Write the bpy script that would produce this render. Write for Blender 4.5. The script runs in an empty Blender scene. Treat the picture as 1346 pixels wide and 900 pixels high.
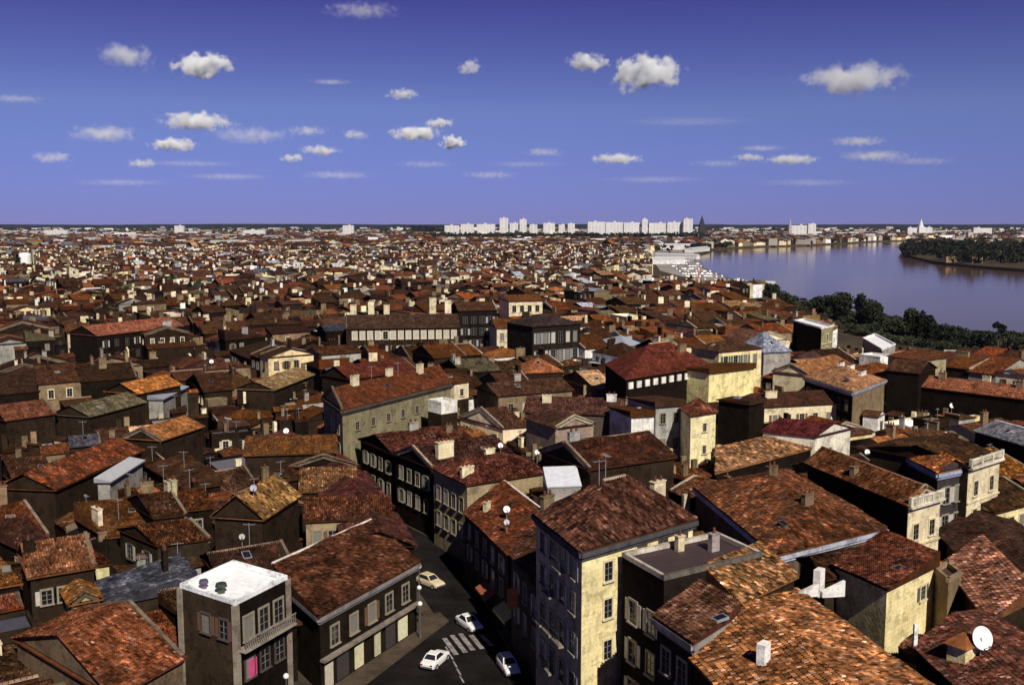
import bpy, math, random
import numpy as np
from mathutils import Vector, noise as mnoise

R = random.Random(11)
scene = bpy.context.scene
COL = scene.collection

# ------------------------------------------------------------------ camera
H = 45.0                      # viewing gallery above street level, metres
FPX, CX, CY, HZ = 1309.0, 673.0, 450.0, 294.0
PITCH = math.atan((CY - HZ) / FPX)
cp, sp = math.cos(PITCH), math.sin(PITCH)


def P(px, py, z=0.0):
    """where the sight line through a photo position meets the level z (used only to survey the town plan)"""
    x = (px - CX) / FPX
    v = -(py - CY) / FPX
    dx, dy, dz = x, cp + v * sp, -sp + v * cp
    t = (z - H) / dz
    return Vector((dx * t, dy * t, z))


def S(p):
    """photo position of a world point, and its depth"""
    y = p[1] * cp - (p[2] - H) * sp
    u = p[1] * sp + (p[2] - H) * cp
    return CX + FPX * p[0] / y, CY - FPX * u / y, y


cam_d = bpy.data.cameras.new('camera')
cam = bpy.data.objects.new('camera', cam_d)
COL.objects.link(cam)
cam.location = (0, 0, H)
cam.rotation_euler = (math.pi / 2 - PITCH, 0, 0)
cam_d.sensor_width = 36
cam_d.lens = 36 * FPX / 1346
cam_d.clip_start = 0.5
cam_d.clip_end = 60000
scene.camera = cam

# ------------------------------------------------------------------ light
SUN_EL = math.radians(42)
SUN_DIR = Vector((0.37, -0.93, 0)).normalized()
sun_d = bpy.data.lights.new('sun', 'SUN')
sun_d.energy = 5.0
sun_d.angle = math.radians(0.5)
sun_d.color = (1.0, 0.92, 0.79)
sun = bpy.data.objects.new('sun', sun_d)
COL.objects.link(sun)
to_sun = SUN_DIR * math.cos(SUN_EL) + Vector((0, 0, math.sin(SUN_EL)))
sun.rotation_euler = to_sun.to_track_quat('Z', 'Y').to_euler()
sun.location = (200, -150, 300)

w = bpy.data.worlds.new('World')
scene.world = w
w.use_nodes = True
nt = w.node_tree
nt.nodes.clear()
out = nt.nodes.new('ShaderNodeOutputWorld')
bg = nt.nodes.new('ShaderNodeBackground')
sky = nt.nodes.new('ShaderNodeTexSky')
sky.sky_type = 'NISHITA'
sky.sun_disc = False
sky.sun_elevation = SUN_EL
sky.sun_rotation = math.atan2(SUN_DIR.x, SUN_DIR.y)
sky.altitude = 0
sky.air_density = 0.9
sky.dust_density = 0.0
sky.ozone_density = 6.0
mul = nt.nodes.new('ShaderNodeMix')
mul.data_type = 'RGBA'
mul.blend_type = 'MULTIPLY'
mul.inputs[0].default_value = 1.0
# the violet-blue cast the slide film gives the sky, paler towards the horizon
dirz = nt.nodes.new('ShaderNodeSeparateXYZ')
tcw = nt.nodes.new('ShaderNodeTexCoord')
nt.links.new(tcw.outputs['Generated'], dirz.inputs[0])
cr = nt.nodes.new('ShaderNodeValToRGB')
nt.links.new(dirz.outputs[2], cr.inputs[0])
els = cr.color_ramp.elements
els[0].position, els[0].color = 0.0, (0.225, 0.23, 0.68, 1)
els[1].position, els[1].color = 1.0, (0.12, 0.09, 0.18, 1)  # unseen upper sky dimmed to cut ambient light and deepen shadows
for pos_, col_ in ((0.11, (0.455, 0.375, 0.615, 1)), (0.21, (0.32, 0.19, 0.46, 1)), (0.42, (0.17, 0.125, 0.25, 1))):
    e_ = els.new(pos_)
    e_.color = col_
nt.links.new(cr.outputs[0], mul.inputs[7])
nt.links.new(sky.outputs[0], mul.inputs[6])
nt.links.new(mul.outputs[2], bg.inputs[0])
bg.inputs[1].default_value = 0.10
nt.links.new(bg.outputs[0], out.inputs[0])

scene.view_settings.view_transform = 'Standard'
scene.view_settings.look = 'None'
scene.view_settings.exposure = 0.0
scene.view_settings.gamma = 1.0
scene.cycles.max_bounces = 16
scene.cycles.diffuse_bounces = 2
scene.cycles.volume_bounces = 16
scene.cycles.use_denoising = True


# ------------------------------------------------------------------ materials
def new_mat(name):
    m = bpy.data.materials.new(name)
    m.use_nodes = True
    n = m.node_tree
    b = n.nodes['Principled BSDF']
    return m, n, b


def N(n, t, **kw):
    x = n.nodes.new(t)
    for k, v in kw.items():
        setattr(x, k, v)
    return x


def math_node(n, op, a, b=None, c=None):
    x = N(n, 'ShaderNodeMath', operation=op)
    for i, v in enumerate((a, b, c)):
        if v is None:
            continue
        if isinstance(v, (int, float)):
            x.inputs[i].default_value = v
        else:
            n.links.new(v, x.inputs[i])
    return x.outputs[0]


def ramp(n, fac, lo, hi, a, b):
    x = N(n, 'ShaderNodeMapRange')
    x.inputs[1].default_value = lo
    x.inputs[2].default_value = hi
    x.inputs[3].default_value = a
    x.inputs[4].default_value = b
    n.links.new(fac, x.inputs[0])
    return x.outputs[0]


def noise_tex(n, vec, scale, detail=3.0, rough=0.55):
    x = N(n, 'ShaderNodeTexNoise')
    x.inputs['Scale'].default_value = scale
    x.inputs['Detail'].default_value = detail
    x.inputs['Roughness'].default_value = rough
    if vec is not None:
        n.links.new(vec, x.inputs['Vector'])
    return x.outputs[0]


def scale_col(n, col, fac):
    x = N(n, 'ShaderNodeVectorMath', operation='SCALE')
    n.links.new(col, x.inputs[0])
    n.links.new(fac, x.inputs['Scale'])
    return x.outputs[0]


def mixc(n, fac, a, b):
    x = N(n, 'ShaderNodeMix', data_type='RGBA')
    for i, v in ((0, fac), (6, a), (7, b)):
        if isinstance(v, (int, float)):
            x.inputs[i].default_value = v
        elif isinstance(v, tuple):
            x.inputs[i].default_value = v
        else:
            n.links.new(v, x.inputs[i])
    return x.outputs[2]


def tint_node(n):
    return N(n, 'ShaderNodeAttribute', attribute_name='tint').outputs[0]


def wall_material():
    m, n, b = new_mat('stone_wall')
    pos = N(n, 'ShaderNodeNewGeometry').outputs['Position']
    t = tint_node(n)
    big = noise_tex(n, pos, 0.35, 4.0, 0.6)
    mp = N(n, 'ShaderNodeMapping')
    mp.inputs['Scale'].default_value = (1.6, 1.6, 0.22)
    n.links.new(pos, mp.inputs[0])
    streak = noise_tex(n, mp.outputs[0], 1.0, 3.0, 0.6)
    fine = noise_tex(n, pos, 3.5, 2.0, 0.6)
    k = math_node(n, 'MULTIPLY', ramp(n, big, 0.3, 0.7, 0.72, 1.2), ramp(n, streak, 0.35, 0.7, 0.86, 1.08))
    k = math_node(n, 'MULTIPLY', k, ramp(n, fine, 0.3, 0.7, 0.86, 1.1))
    # plaster fallen away or patched: blotches with ragged edges
    pt = noise_tex(n, pos, 0.75, 5.0, 0.7)
    k = math_node(n, 'MULTIPLY', k, ramp(n, pt, 0.52, 0.58, 1.06, 0.72))
    # courses of ashlar: a thin darker joint every 0.4 m of height
    sep = N(n, 'ShaderNodeSeparateXYZ')
    n.links.new(pos, sep.inputs[0])
    fr = math_node(n, 'FRACT', math_node(n, 'MULTIPLY', sep.outputs[2], 2.4))
    j = math_node(n, 'LESS_THAN', fr, 0.10)
    k = math_node(n, 'MULTIPLY', k, math_node(n, 'SUBTRACT', 1.0, math_node(n, 'MULTIPLY', j, 0.16)))
    n.links.new(scale_col(n, t, k), b.inputs['Base Color'])
    b.inputs['Roughness'].default_value = 0.95
    b.inputs['Specular IOR Level'].default_value = 0.0
    bp = N(n, 'ShaderNodeBump')
    bp.inputs['Strength'].default_value = 0.4
    bp.inputs['Distance'].default_value = 0.05
    n.links.new(fine, bp.inputs['Height'])
    n.links.new(bp.outputs[0], b.inputs['Normal'])
    return m


def roof_material(name, cells):
    m, n, b = new_mat(name)
    pos = N(n, 'ShaderNodeNewGeometry').outputs['Position']
    t = tint_node(n)
    patch = noise_tex(n, pos, 0.45, 4.0, 0.65)
    k = ramp(n, patch, 0.3, 0.7, 0.60, 1.30)
    mid = noise_tex(n, pos, 1.6, 3.0, 0.7)
    k = math_node(n, 'MULTIPLY', k, ramp(n, mid, 0.3, 0.7, 0.62, 1.38))
    if cells:
        uv = N(n, 'ShaderNodeUVMap', uv_map='uv').outputs[0]
        prev = None
        for sx, sy, amp in ((4.0, 2.4, 0.55), (1.3, 0.9, 0.3)):
            mp = N(n, 'ShaderNodeVectorMath', operation='MULTIPLY')
            mp.inputs[1].default_value = (sx, sy, 1)
            n.links.new(uv, mp.inputs[0])
            fl = N(n, 'ShaderNodeVectorMath', operation='FLOOR')
            n.links.new(mp.outputs[0], fl.inputs[0])
            wn = N(n, 'ShaderNodeTexWhiteNoise', noise_dimensions='3D')
            n.links.new(fl.outputs[0], wn.inputs[0])
            k = math_node(n, 'MULTIPLY', k, ramp(n, wn.outputs[0], 0, 1, 1 - amp, 1 + amp))
        sep = N(n, 'ShaderNodeSeparateXYZ')
        n.links.new(uv, sep.inputs[0])
        hgt = math_node(n, 'SINE', math_node(n, 'MULTIPLY', sep.outputs[0], 2 * math.pi * 4.0))
        bp = N(n, 'ShaderNodeBump')
        bp.inputs['Strength'].default_value = 0.7
        bp.inputs['Distance'].default_value = 0.06
        n.links.new(hgt, bp.inputs['Height'])
        n.links.new(bp.outputs[0], b.inputs['Normal'])
    c = scale_col(n, t, k)
    lich = noise_tex(n, pos, 0.9, 5.0, 0.75)
    rnd = N(n, 'ShaderNodeObjectInfo').outputs['Random']
    thr = ramp(n, rnd, 0, 1, 0.44, 0.66)                 # some roofs are clean, others half covered in moss and soot
    mk_ = math_node(n, 'MULTIPLY', ramp(n, math_node(n, 'SUBTRACT', lich, thr), 0.0, 0.12, 0.0, 1.0), 0.72)
    wn2 = N(n, 'ShaderNodeTexWhiteNoise', noise_dimensions='1D')
    n.links.new(rnd, wn2.inputs['W'])
    hs = N(n, 'ShaderNodeHueSaturation')
    n.links.new(ramp(n, wn2.outputs[0], 0, 1, 0.498, 0.513), hs.inputs['Hue'])
    n.links.new(ramp(n, rnd, 0, 1, 1.12, 0.96), hs.inputs['Saturation'])
    n.links.new(c, hs.inputs['Color'])
    c = hs.outputs[0]
    c = mixc(n, mk_, c, (0.035, 0.024, 0.016, 1))   # moss and soot blotches
    n.links.new(c, b.inputs['Base Color'])
    b.inputs['Roughness'].default_value = 0.9
    b.inputs['Specular IOR Level'].default_value = 0.05
    return m


def tint_material(name, rough=0.7, metal=0.0, spec=0.4, amp=0.15, scale=2.0):
    m, n, b = new_mat(name)
    pos = N(n, 'ShaderNodeNewGeometry').outputs['Position']
    k = ramp(n, noise_tex(n, pos, scale, 3.0), 0.3, 0.7, 1 - amp, 1 + amp)
    n.links.new(scale_col(n, tint_node(n), k), b.inputs['Base Color'])
    b.inputs['Roughness'].default_value = rough
    b.inputs['Metallic'].default_value = metal
    b.inputs['Specular IOR Level'].default_value = spec
    return m


M_WALL = wall_material()
M_ROOF = roof_material('clay_tile_roof', True)
M_TILE = roof_material('clay_tiles', False)
M_PLAIN = tint_material('painted_surface')
M_METAL = tint_material('sheet_metal', 0.45, 0.3, 0.5, 0.12)
M_PAINT = tint_material('car_paint', 0.25, 0.0, 0.5, 0.03)
M_LEAF = tint_material('leaves', 0.7, 0.0, 0.2, 0.3, 0.6)


def glass_material():
    m, n, b = new_mat('window_glass')
    info = N(n, 'ShaderNodeObjectInfo').outputs['Random']
    cur = math_node(n, 'GREATER_THAN', info, 0.74)
    c = mixc(n, cur, (0.012, 0.012, 0.016, 1), (0.20, 0.19, 0.17, 1))      # some windows have net curtains drawn
    n.links.new(c, b.inputs['Base Color'])
    b.inputs['Roughness'].default_value = 0.12
    return m


M_GLASS = glass_material()


# ------------------------------------------------------------------ mesh builder
class MB:
    def __init__(self):
        self.v, self.f, self.t, self.uv, self.m = [], [], [], [], []

    def face(self, pts, tint, uv=None, m=0):
        i = len(self.v)
        self.v.extend((p[0], p[1], p[2]) for p in pts)
        k = len(pts)
        self.f.append(tuple(range(i, i + k)))
        self.t.append(tint)
        if uv is None:
            self.uv.extend([(0.0, 0.0)] * k)
        else:
            self.uv.extend(uv)
        self.m.append(m)

    def slope(self, pts, tint, m=0):
        """a roof slope; the first two points are its low edge, so that tiles run up it"""
        a, b = Vector(pts[0]), Vector(pts[1])
        e = (b - a)
        L = e.length or 1.0
        e = e / L
        nrm = None
        for q in pts[2:]:
            c = e.cross(Vector(q) - a)
            if c.length > 1e-4:
                nrm = c.normalized()
                break
        s = nrm.cross(e)
        ou, ov = R.uniform(0, 50), R.uniform(0, 50)
        uv = [((Vector(q) - a).dot(e) + ou, (Vector(q) - a).dot(s) + ov) for q in pts]
        self.face(pts, tint, uv, m)

    def box(self, c, e, sx, sy, z0, z1, tint, m=0, taper=1.0):
        """upright box centred on c, long side along unit vector e"""
        ex = Vector((e[0], e[1], 0))
        ey = Vector((-e[1], e[0], 0))
        c = Vector((c[0], c[1], 0))
        lo = [c + ex * (sx / 2 * a) + ey * (sy / 2 * b) for a, b in ((-1, -1), (1, -1), (1, 1), (-1, 1))]
        hi = [c + ex * (sx / 2 * a * taper) + ey * (sy / 2 * b * taper) for a, b in ((-1, -1), (1, -1), (1, 1), (-1, 1))]
        lo = [Vector((p.x, p.y, z0)) for p in lo]
        hi = [Vector((p.x, p.y, z1)) for p in hi]
        for i in range(4):
            j = (i + 1) % 4
            self.face([lo[i], lo[j], hi[j], hi[i]], tint, None, m)
        self.face(hi, tint, None, m)
        self.face(lo[::-1], tint, None, m)

    def cyl(self, c, r0, r1, z0, z1, tint, seg=8, m=0):
        a = [(c[0] + r0 * math.cos(2 * math.pi * i / seg), c[1] + r0 * math.sin(2 * math.pi * i / seg), z0) for i in range(seg)]
        b = [(c[0] + r1 * math.cos(2 * math.pi * i / seg), c[1] + r1 * math.sin(2 * math.pi * i / seg), z1) for i in range(seg)]
        for i in range(seg):
            j = (i + 1) % seg
            self.face([a[i], a[j], b[j], b[i]], tint, None, m)
        self.face(b, tint, None, m)

    def bar(self, p0, p1, w, h0, h1, tint, m=0):
        """a strip along p0-p1, w wide, from h0 below to h1 above the line"""
        e = (p1 - p0)
        q = Vector((-e.y, e.x, 0)).normalized() * (w / 2)
        lo, hi = Vector((0, 0, -h0)), Vector((0, 0, h1))
        a = [p0 - q + lo, p0 + q + lo, p0 + q + hi, p0 - q + hi]
        b = [p1 - q + lo, p1 + q + lo, p1 + q + hi, p1 - q + hi]
        for i in range(4):
            j = (i + 1) % 4
            self.face([a[i], a[j], b[j], b[i]], tint, None, m)
        self.face(a[::-1], tint, None, m)
        self.face(b, tint, None, m)

    def build(self, name, mats, parent=None, origin=(0, 0, 0), smooth=False):
        me = bpy.data.meshes.new(name)
        ox, oy, oz = origin
        v = np.array(self.v, dtype=np.float32).reshape(-1, 3) - np.array([ox, oy, oz], dtype=np.float32)
        me.vertices.add(len(v))
        me.vertices.foreach_set('co', v.ravel())
        lens = np.array([len(f) for f in self.f], dtype=np.int32)
        nl = int(lens.sum())
        me.loops.add(nl)
        me.loops.foreach_set('vertex_index', np.arange(nl, dtype=np.int32))
        me.polygons.add(len(lens))
        st = np.zeros(len(lens), dtype=np.int32)
        st[1:] = np.cumsum(lens)[:-1]
        me.polygons.foreach_set('loop_start', st)
        me.polygons.foreach_set('material_index', np.array(self.m, dtype=np.int32))
        me.update(calc_edges=True)
        at = me.attributes.new('tint', 'FLOAT_COLOR', 'CORNER')
        t = np.ones((len(lens), 4), dtype=np.float32)
        t[:, :3] = np.array(self.t, dtype=np.float32)[:, :3]
        at.data.foreach_set('color', np.repeat(t, lens, axis=0).ravel())
        ul = me.uv_layers.new(name='uv')
        ul.data.foreach_set('uv', np.array(self.uv, dtype=np.float32).ravel())
        for mt in (mats if isinstance(mats, (list, tuple)) else [mats]):
            me.materials.append(mt)
        o = bpy.data.objects.new(name, me)
        COL.objects.link(o)
        if parent is not None:
            o.parent = parent
        else:
            o.location = origin
        return o


def empty(name, loc, label, cat, group=None):
    o = bpy.data.objects.new(name, None)
    o.empty_display_size = 0.5
    COL.objects.link(o)
    o.location = loc
    tag(o, label, cat, group)
    return o


def tag(o, label=None, cat=None, group=None, kind=None):
    if label:
        o['label'] = label
    if cat:
        o['category'] = cat
    if group:
        o['group'] = group
    if kind:
        o['kind'] = kind
    return o


# ------------------------------------------------------------------ colours (albedo)
WALLS = {
    'yellow': (0.82, 0.70, 0.38), 'cream': (0.74, 0.64, 0.43), 'white': (0.82, 0.80, 0.74), 'tan': (0.22, 0.16, 0.095),
    'grey': (0.34, 0.32, 0.29), 'soot': (0.015, 0.0105, 0.008), 'brown': (0.032, 0.021, 0.014), 'khaki': (0.30, 0.28, 0.15),
}
ROOFS = {
    'rust': (0.125, 0.042, 0.017), 'orange': (0.27, 0.095, 0.038), 'brown': (0.068, 0.030, 0.016), 'maroon': (0.068, 0.028, 0.019),
    'light': (0.34, 0.19, 0.10), 'slate': (0.10, 0.10, 0.13), 'zinc': (0.42, 0.44, 0.52), 'white': (0.86, 0.87, 0.88),
    'khaki': (0.15, 0.125, 0.07), 'red': (0.18, 0.048, 0.024),
}
STONE_TRIM = (0.26, 0.22, 0.16)


def vary(c, a=0.12):
    k = R.uniform(1 - a, 1 + a)
    return tuple(max(0.004, x * k * R.uniform(0.95, 1.05)) for x in c)


# ------------------------------------------------------------------ house geometry
class Spec:
    pass


def q_at(c, u, v):
    F, Rr, B, L = c
    return F * ((1 - u) * (1 - v)) + Rr * (u * (1 - v)) + B * (u * v) + L * ((1 - u) * v)


def make_spec(corners, z, kind='gable', axis=0, rise=2.0, wall='tan', roof='rust', ov=0.35, base=0.0, low=0):
    s = Spec()
    s.c = [Vector((p[0], p[1], 0)) for p in corners]
    s.z, s.kind, s.axis, s.rise, s.ov, s.base, s.low = z, kind, axis, rise, ov, base, low
    s.wall = WALLS[wall] if isinstance(wall, str) else wall
    s.roof = ROOFS[roof] if isinstance(roof, str) else roof
    s.wname = wall if isinstance(wall, str) else ''
    s.rname = roof if isinstance(roof, str) else ''
    s.ctr = sum(s.c, Vector()) / 4
    s.chim = []
    s.wins, s.kw = (), {}
    s.l0 = ((s.c[1] - s.c[0]).length + (s.c[2] - s.c[3]).length) / 2
    s.l1 = ((s.c[3] - s.c[0]).length + (s.c[2] - s.c[1]).length) / 2
    return s


def zv(p, z):
    return Vector((p.x, p.y, z))


def roof_parts(s, ov=None):
    """slopes (low edge first) and the wall pieces above the eaves"""
    ov = s.ov if ov is None else ov
    a, b = ov / max(s.l0, 0.5), ov / max(s.l1, 0.5)
    z, h = s.z, s.rise
    Q = lambda u, v, zz: zv(q_at(s.c, u, v), zz)
    u0, u1, v0, v1 = -a, 1 + a, -b, 1 + b
    sl, tri = [], []
    if s.kind == 'gable':
        if s.axis == 0:
            r0, r1 = Q(u0, .5, z + h), Q(u1, .5, z + h)
            sl = [[Q(u0, v0, z), Q(u1, v0, z), r1, r0], [Q(u1, v1, z), Q(u0, v1, z), r0, r1]]
            hh = z + h - 0.02
            tri = [[Q(1, 0, z), Q(1, 1, z), Q(1, .5, hh)], [Q(0, 1, z), Q(0, 0, z), Q(0, .5, hh)]]
        else:
            r0, r1 = Q(.5, v0, z + h), Q(.5, v1, z + h)
            sl = [[Q(u0, v1, z), Q(u0, v0, z), r0, r1], [Q(u1, v0, z), Q(u1, v1, z), r1, r0]]
            hh = z + h - 0.02
            tri = [[Q(0, 0, z), Q(1, 0, z), Q(.5, 0, hh)], [Q(1, 1, z), Q(0, 1, z), Q(.5, 1, hh)]]
    elif s.kind == 'hip':
        if s.axis == 0:
            k = min(0.48, 0.5 * s.l1 / s.l0)
            r0, r1 = Q(k, .5, z + h), Q(1 - k, .5, z + h)
            sl = [[Q(u0, v0, z), Q(u1, v0, z), r1, r0], [Q(u1, v1, z), Q(u0, v1, z), r0, r1],
                  [Q(u1, v0, z), Q(u1, v1, z), r1], [Q(u0, v1, z), Q(u0, v0, z), r0]]
        else:
            k = min(0.48, 0.5 * s.l0 / s.l1)
            r0, r1 = Q(.5, k, z + h), Q(.5, 1 - k, z + h)
            sl = [[Q(u0, v1, z), Q(u0, v0, z), r0, r1], [Q(u1, v0, z), Q(u1, v1, z), r1, r0],
                  [Q(u0, v0, z), Q(u1, v0, z), r0], [Q(u1, v1, z), Q(u0, v1, z), r1]]
    elif s.kind == 'shed':
        cs = [Q(u0, v0, z), Q(u1, v0, z), Q(u1, v1, z), Q(u0, v1, z)]
        ws = [Q(0, 0, z), Q(1, 0, z), Q(1, 1, z), Q(0, 1, z)]
        k = s.low
        A, B, C, D = (cs[(k + i) % 4] for i in range(4))
        sl = [[A, B, zv(C, z + h), zv(D, z + h)]]
        A, B, C, D = (ws[(k + i) % 4] for i in range(4))
        hh = z + h - 0.12
        tri = [[B, C, zv(C, hh)], [C, D, zv(D, hh), zv(C, hh)], [D, A, zv(D, hh)]]
    return sl, tri


def add_walls(mb, s, m=0, faces=(0, 1, 2, 3)):
    top = s.z - 0.12 if s.kind != 'flat' else s.z
    for i in faces:
        a, b = s.c[i], s.c[(i + 1) % 4]
        mb.face([zv(a, s.base), zv(b, s.base), zv(b, top), zv(a, top)], s.wall, None, m)
    if s.kind != 'flat':
        _, tri = roof_parts(s)
        for t in tri:
            mb.face(t, s.wall, None, m)


def add_roof(mb, s, m=0, slab=True):
    if s.kind == 'flat':
        mb.face([zv(p, s.z - 0.35) for p in s.c], s.roof, [(p.x, p.y) for p in s.c], m)
        return
    sl, _ = roof_parts(s)
    for p in sl:
        mb.slope(p, s.roof, m)
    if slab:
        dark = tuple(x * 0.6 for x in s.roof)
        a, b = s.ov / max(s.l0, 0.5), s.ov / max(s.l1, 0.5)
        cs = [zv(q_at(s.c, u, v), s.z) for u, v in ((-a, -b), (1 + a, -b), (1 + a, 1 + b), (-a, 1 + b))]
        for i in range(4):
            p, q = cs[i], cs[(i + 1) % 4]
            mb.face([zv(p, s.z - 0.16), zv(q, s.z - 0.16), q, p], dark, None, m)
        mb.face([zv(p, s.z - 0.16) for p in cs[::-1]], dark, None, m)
        if s.kind == 'shed':
            A, B, C, D = sl[0]
            for x, y in ((B, C), (C, D), (D, A)):
                mb.face([zv(x, s.z), zv(y, s.z), y, x], dark, None, m)


def tile_slope(mb, pts, tint, size=1.0, wild=1.0):
    """lay separate half-round clay tiles on a slope"""
    a = Vector(pts[0])
    e = (Vector(pts[1]) - a).normalized()
    nrm = None
    for q in pts[2:]:
        c = e.cross(Vector(q) - a)
        if c.length > 1e-4:
            nrm = c.normalized()
            break
    up = nrm.cross(e)
    poly = [((Vector(q) - a).dot(e), (Vector(q) - a).dot(up)) for q in pts]
    tmax = max(p[1] for p in poly)
    tw, tl = 0.235 * size, 0.34 * size
    rows = int(tmax / tl)
    for r in range(rows + 1):
        t0, t1 = r * tl, min((r + 1) * tl, tmax)
        tm = (t0 + t1) / 2
        xs = []
        k = len(poly)
        for i in range(k):
            (x0, y0), (x1, y1) = poly[i], poly[(i + 1) % k]
            if (y0 <= tm) != (y1 <= tm):
                xs.append(x0 + (tm - y0) / (y1 - y0) * (x1 - x0))
        if len(xs) < 2:
            continue
        lo, hi = min(xs), max(xs)
        n = int((hi - lo) / tw)
        for i in range(n):
            x = lo + (i + 0.5) * (hi - lo) / n
            base = a + e * x
            base = base + nrm * (0.17 * mnoise.noise((base + up * t0) * 0.28) + 0.05 * mnoise.noise((base + up * t0) * 1.1) + 0.03)
            pat = mnoise.noise(base * 0.55 + up * t0 * 0.55) + 0.85 * mnoise.noise((base + up * t0) * 1.5)
            g = 0.92 * math.exp(R.gauss(0, 0.34) * wild + 0.95 * pat)
            col = [c * g for c in tint]
            rr = R.random()
            if rr < 0.07 * wild:
                l = sum(col) / 3
                col = [c * 1.1 + l * 0.7 for c in col]
            elif rr < 0.27:
                col = [c * 0.4 for c in col]
            jit = R.gauss(0, 0.012)
            w0, w1 = 0.112 * size, 0.095 * size
            lows, highs = [], []
            for k2 in range(4):
                an = math.pi * k2 / 3
                cx, sx = -math.cos(an), math.sin(an)
                lows.append(base + e * (cx * w0 + jit) + up * (t0 - 0.05) + nrm * (sx * w0 + 0.035))
                highs.append(base + e * (cx * w1) + up * t1 + nrm * (sx * w1 + 0.0))
            for k2 in range(3):
                mb.face([lows[k2], lows[k2 + 1], highs[k2 + 1], highs[k2]], col)


# ------------------------------------------------------------------ windows
_wcache = {}
SHUT = {'pale': (0.46, 0.43, 0.38), 'blue': (0.20, 0.25, 0.36), 'brown': (0.14, 0.075, 0.045), 'green': (0.07, 0.11, 0.08), 'grey': (0.30, 0.30, 0.31)}


def window_mesh(w, h, style, trim, pane=True):
    key = (round(w, 2), round(h, 2), style, trim, pane)
    if key in _wcache:
        return _wcache[key]
    mb = MB()
    ex = (1, 0)

    def bx(x0, x1, y0, y1, z0, z1, col, m=0):
        mb.box(((x0 + x1) / 2, (y0 + y1) / 2), ex, x1 - x0, y1 - y0, z0, z1, col, m)
    tr = {'stone': STONE_TRIM, 'dark': (0.07, 0.055, 0.045), 'cream': (0.66, 0.57, 0.38), 'white': (0.75, 0.73, 0.68)}[trim]
    j = 0.16
    bx(-w / 2 - j, -w / 2, -0.10, 0.0, 0, h, tr)
    bx(w / 2, w / 2 + j, -0.10, 0.0, 0, h, tr)
    bx(-w / 2 - j, w / 2 + j, -0.11, 0.0, h, h + 0.2, tr)
    bx(-w / 2 - j - .06, w / 2 + j + .06, -0.24, 0.0, -0.13, 0, tr)
    if style == 'closed':
        c = SHUT['pale']
        bx(-w / 2, -0.01, -0.06, 0, 0, h, c)
        bx(0.01, w / 2, -0.06, 0, 0, h, c)
    else:
        if pane:
            bx(-w / 2, w / 2, -0.02, 0, 0, h, (1, 1, 1), 1)
        jo = (0.20, 0.185, 0.165)
        bx(-0.035, 0.035, -0.045, -0.021, 0, h, jo)
        for zz in (0.33, 0.66):
            bx(-w / 2, -0.036, -0.045, -0.021, h * zz - .02, h * zz + .02, jo)
            bx(0.036, w / 2, -0.045, -0.021, h * zz - .02, h * zz + .02, jo)
    if style in SHUT:
        c = SHUT[style]
        bx(-w - 0.12, -w / 2 - j - 0.01, -0.07, -0.02, 0.0, h, c)
        bx(w / 2 + j + 0.01, w + 0.12, -0.07, -0.02, 0.0, h, c)
    if style == 'balcony':
        c = (0.04, 0.04, 0.045)
        bx(-w / 2 - .5, w / 2 + .5, -0.75, -0.241, -0.15, 0.0, tr)
        for k in range(9):
            x = -w / 2 - .45 + (w + .9) * k / 8
            bx(x - .015, x + .015, -0.73, -0.70, 0.0, 0.95, c)
        bx(-w / 2 - .5, w / 2 + .5, -0.74, -0.69, 0.95, 1.0, c)
    o = mb.build('window', [M_PLAIN, M_GLASS])
    COL.objects.unlink(o)
    _wcache[key] = o.data
    bpy.data.objects.remove(o)
    return _wcache[key]


def pane_mesh(w, h):
    key = ('pane', round(w, 2), round(h, 2))
    if key not in _wcache:
        mb = MB()
        mb.box((0, -.01), (1, 0), w, .02, 0, h, (1, 1, 1))
        o = mb.build('pane', [M_GLASS])
        COL.objects.unlink(o)
        _wcache[key] = o.data
        bpy.data.objects.remove(o)
    return _wcache[key]


def put_window(parent, s, edge, u, z, w, h, style='plain', trim='stone', name='window'):
    a, b = s.c[edge], s.c[(edge + 1) % 4]
    p = a.lerp(b, u)
    d = (b - a).normalized()
    near = p.length < 230 and style != 'closed'
    o = bpy.data.objects.new(name, window_mesh(w, h, style, trim, not near))
    COL.objects.link(o)
    o.parent = parent
    if near:
        g = bpy.data.objects.new('pane', pane_mesh(w, h))
        COL.objects.link(g)
        g.parent = o
    out_n = Vector((d.y, -d.x, 0))
    loc = Vector((p.x, p.y, z)) + out_n * 0.004
    o.location = loc - Vector(parent.location)
    o.rotation_euler = (0, 0, math.atan2(d.y, d.x))
    return o


def chimney_part(parent, s, p, z0, e, sx, sy, h, tint, org, pots=2, cap=True, name='chimney'):
    mb = MB()
    mb.box(p, e, sx, sy, z0, z0 + h, tint)
    if cap:
        mb.box(p, e, sx + .14, sy + .14, z0 + h + 0.003, z0 + h + .12, tuple(x * .85 for x in tint))
    for k in range(pots):
        f = (k + .5) / pots - .5
        c = (p[0] + e[0] * sx * f, p[1] + e[1] * sx * f)
        mb.cyl(c, 0.15, 0.12, z0 + h + .122, z0 + h + .6, vary((0.13, 0.055, 0.035)), 7)
    return mb.build(name, M_WALL, parent, org)


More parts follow.
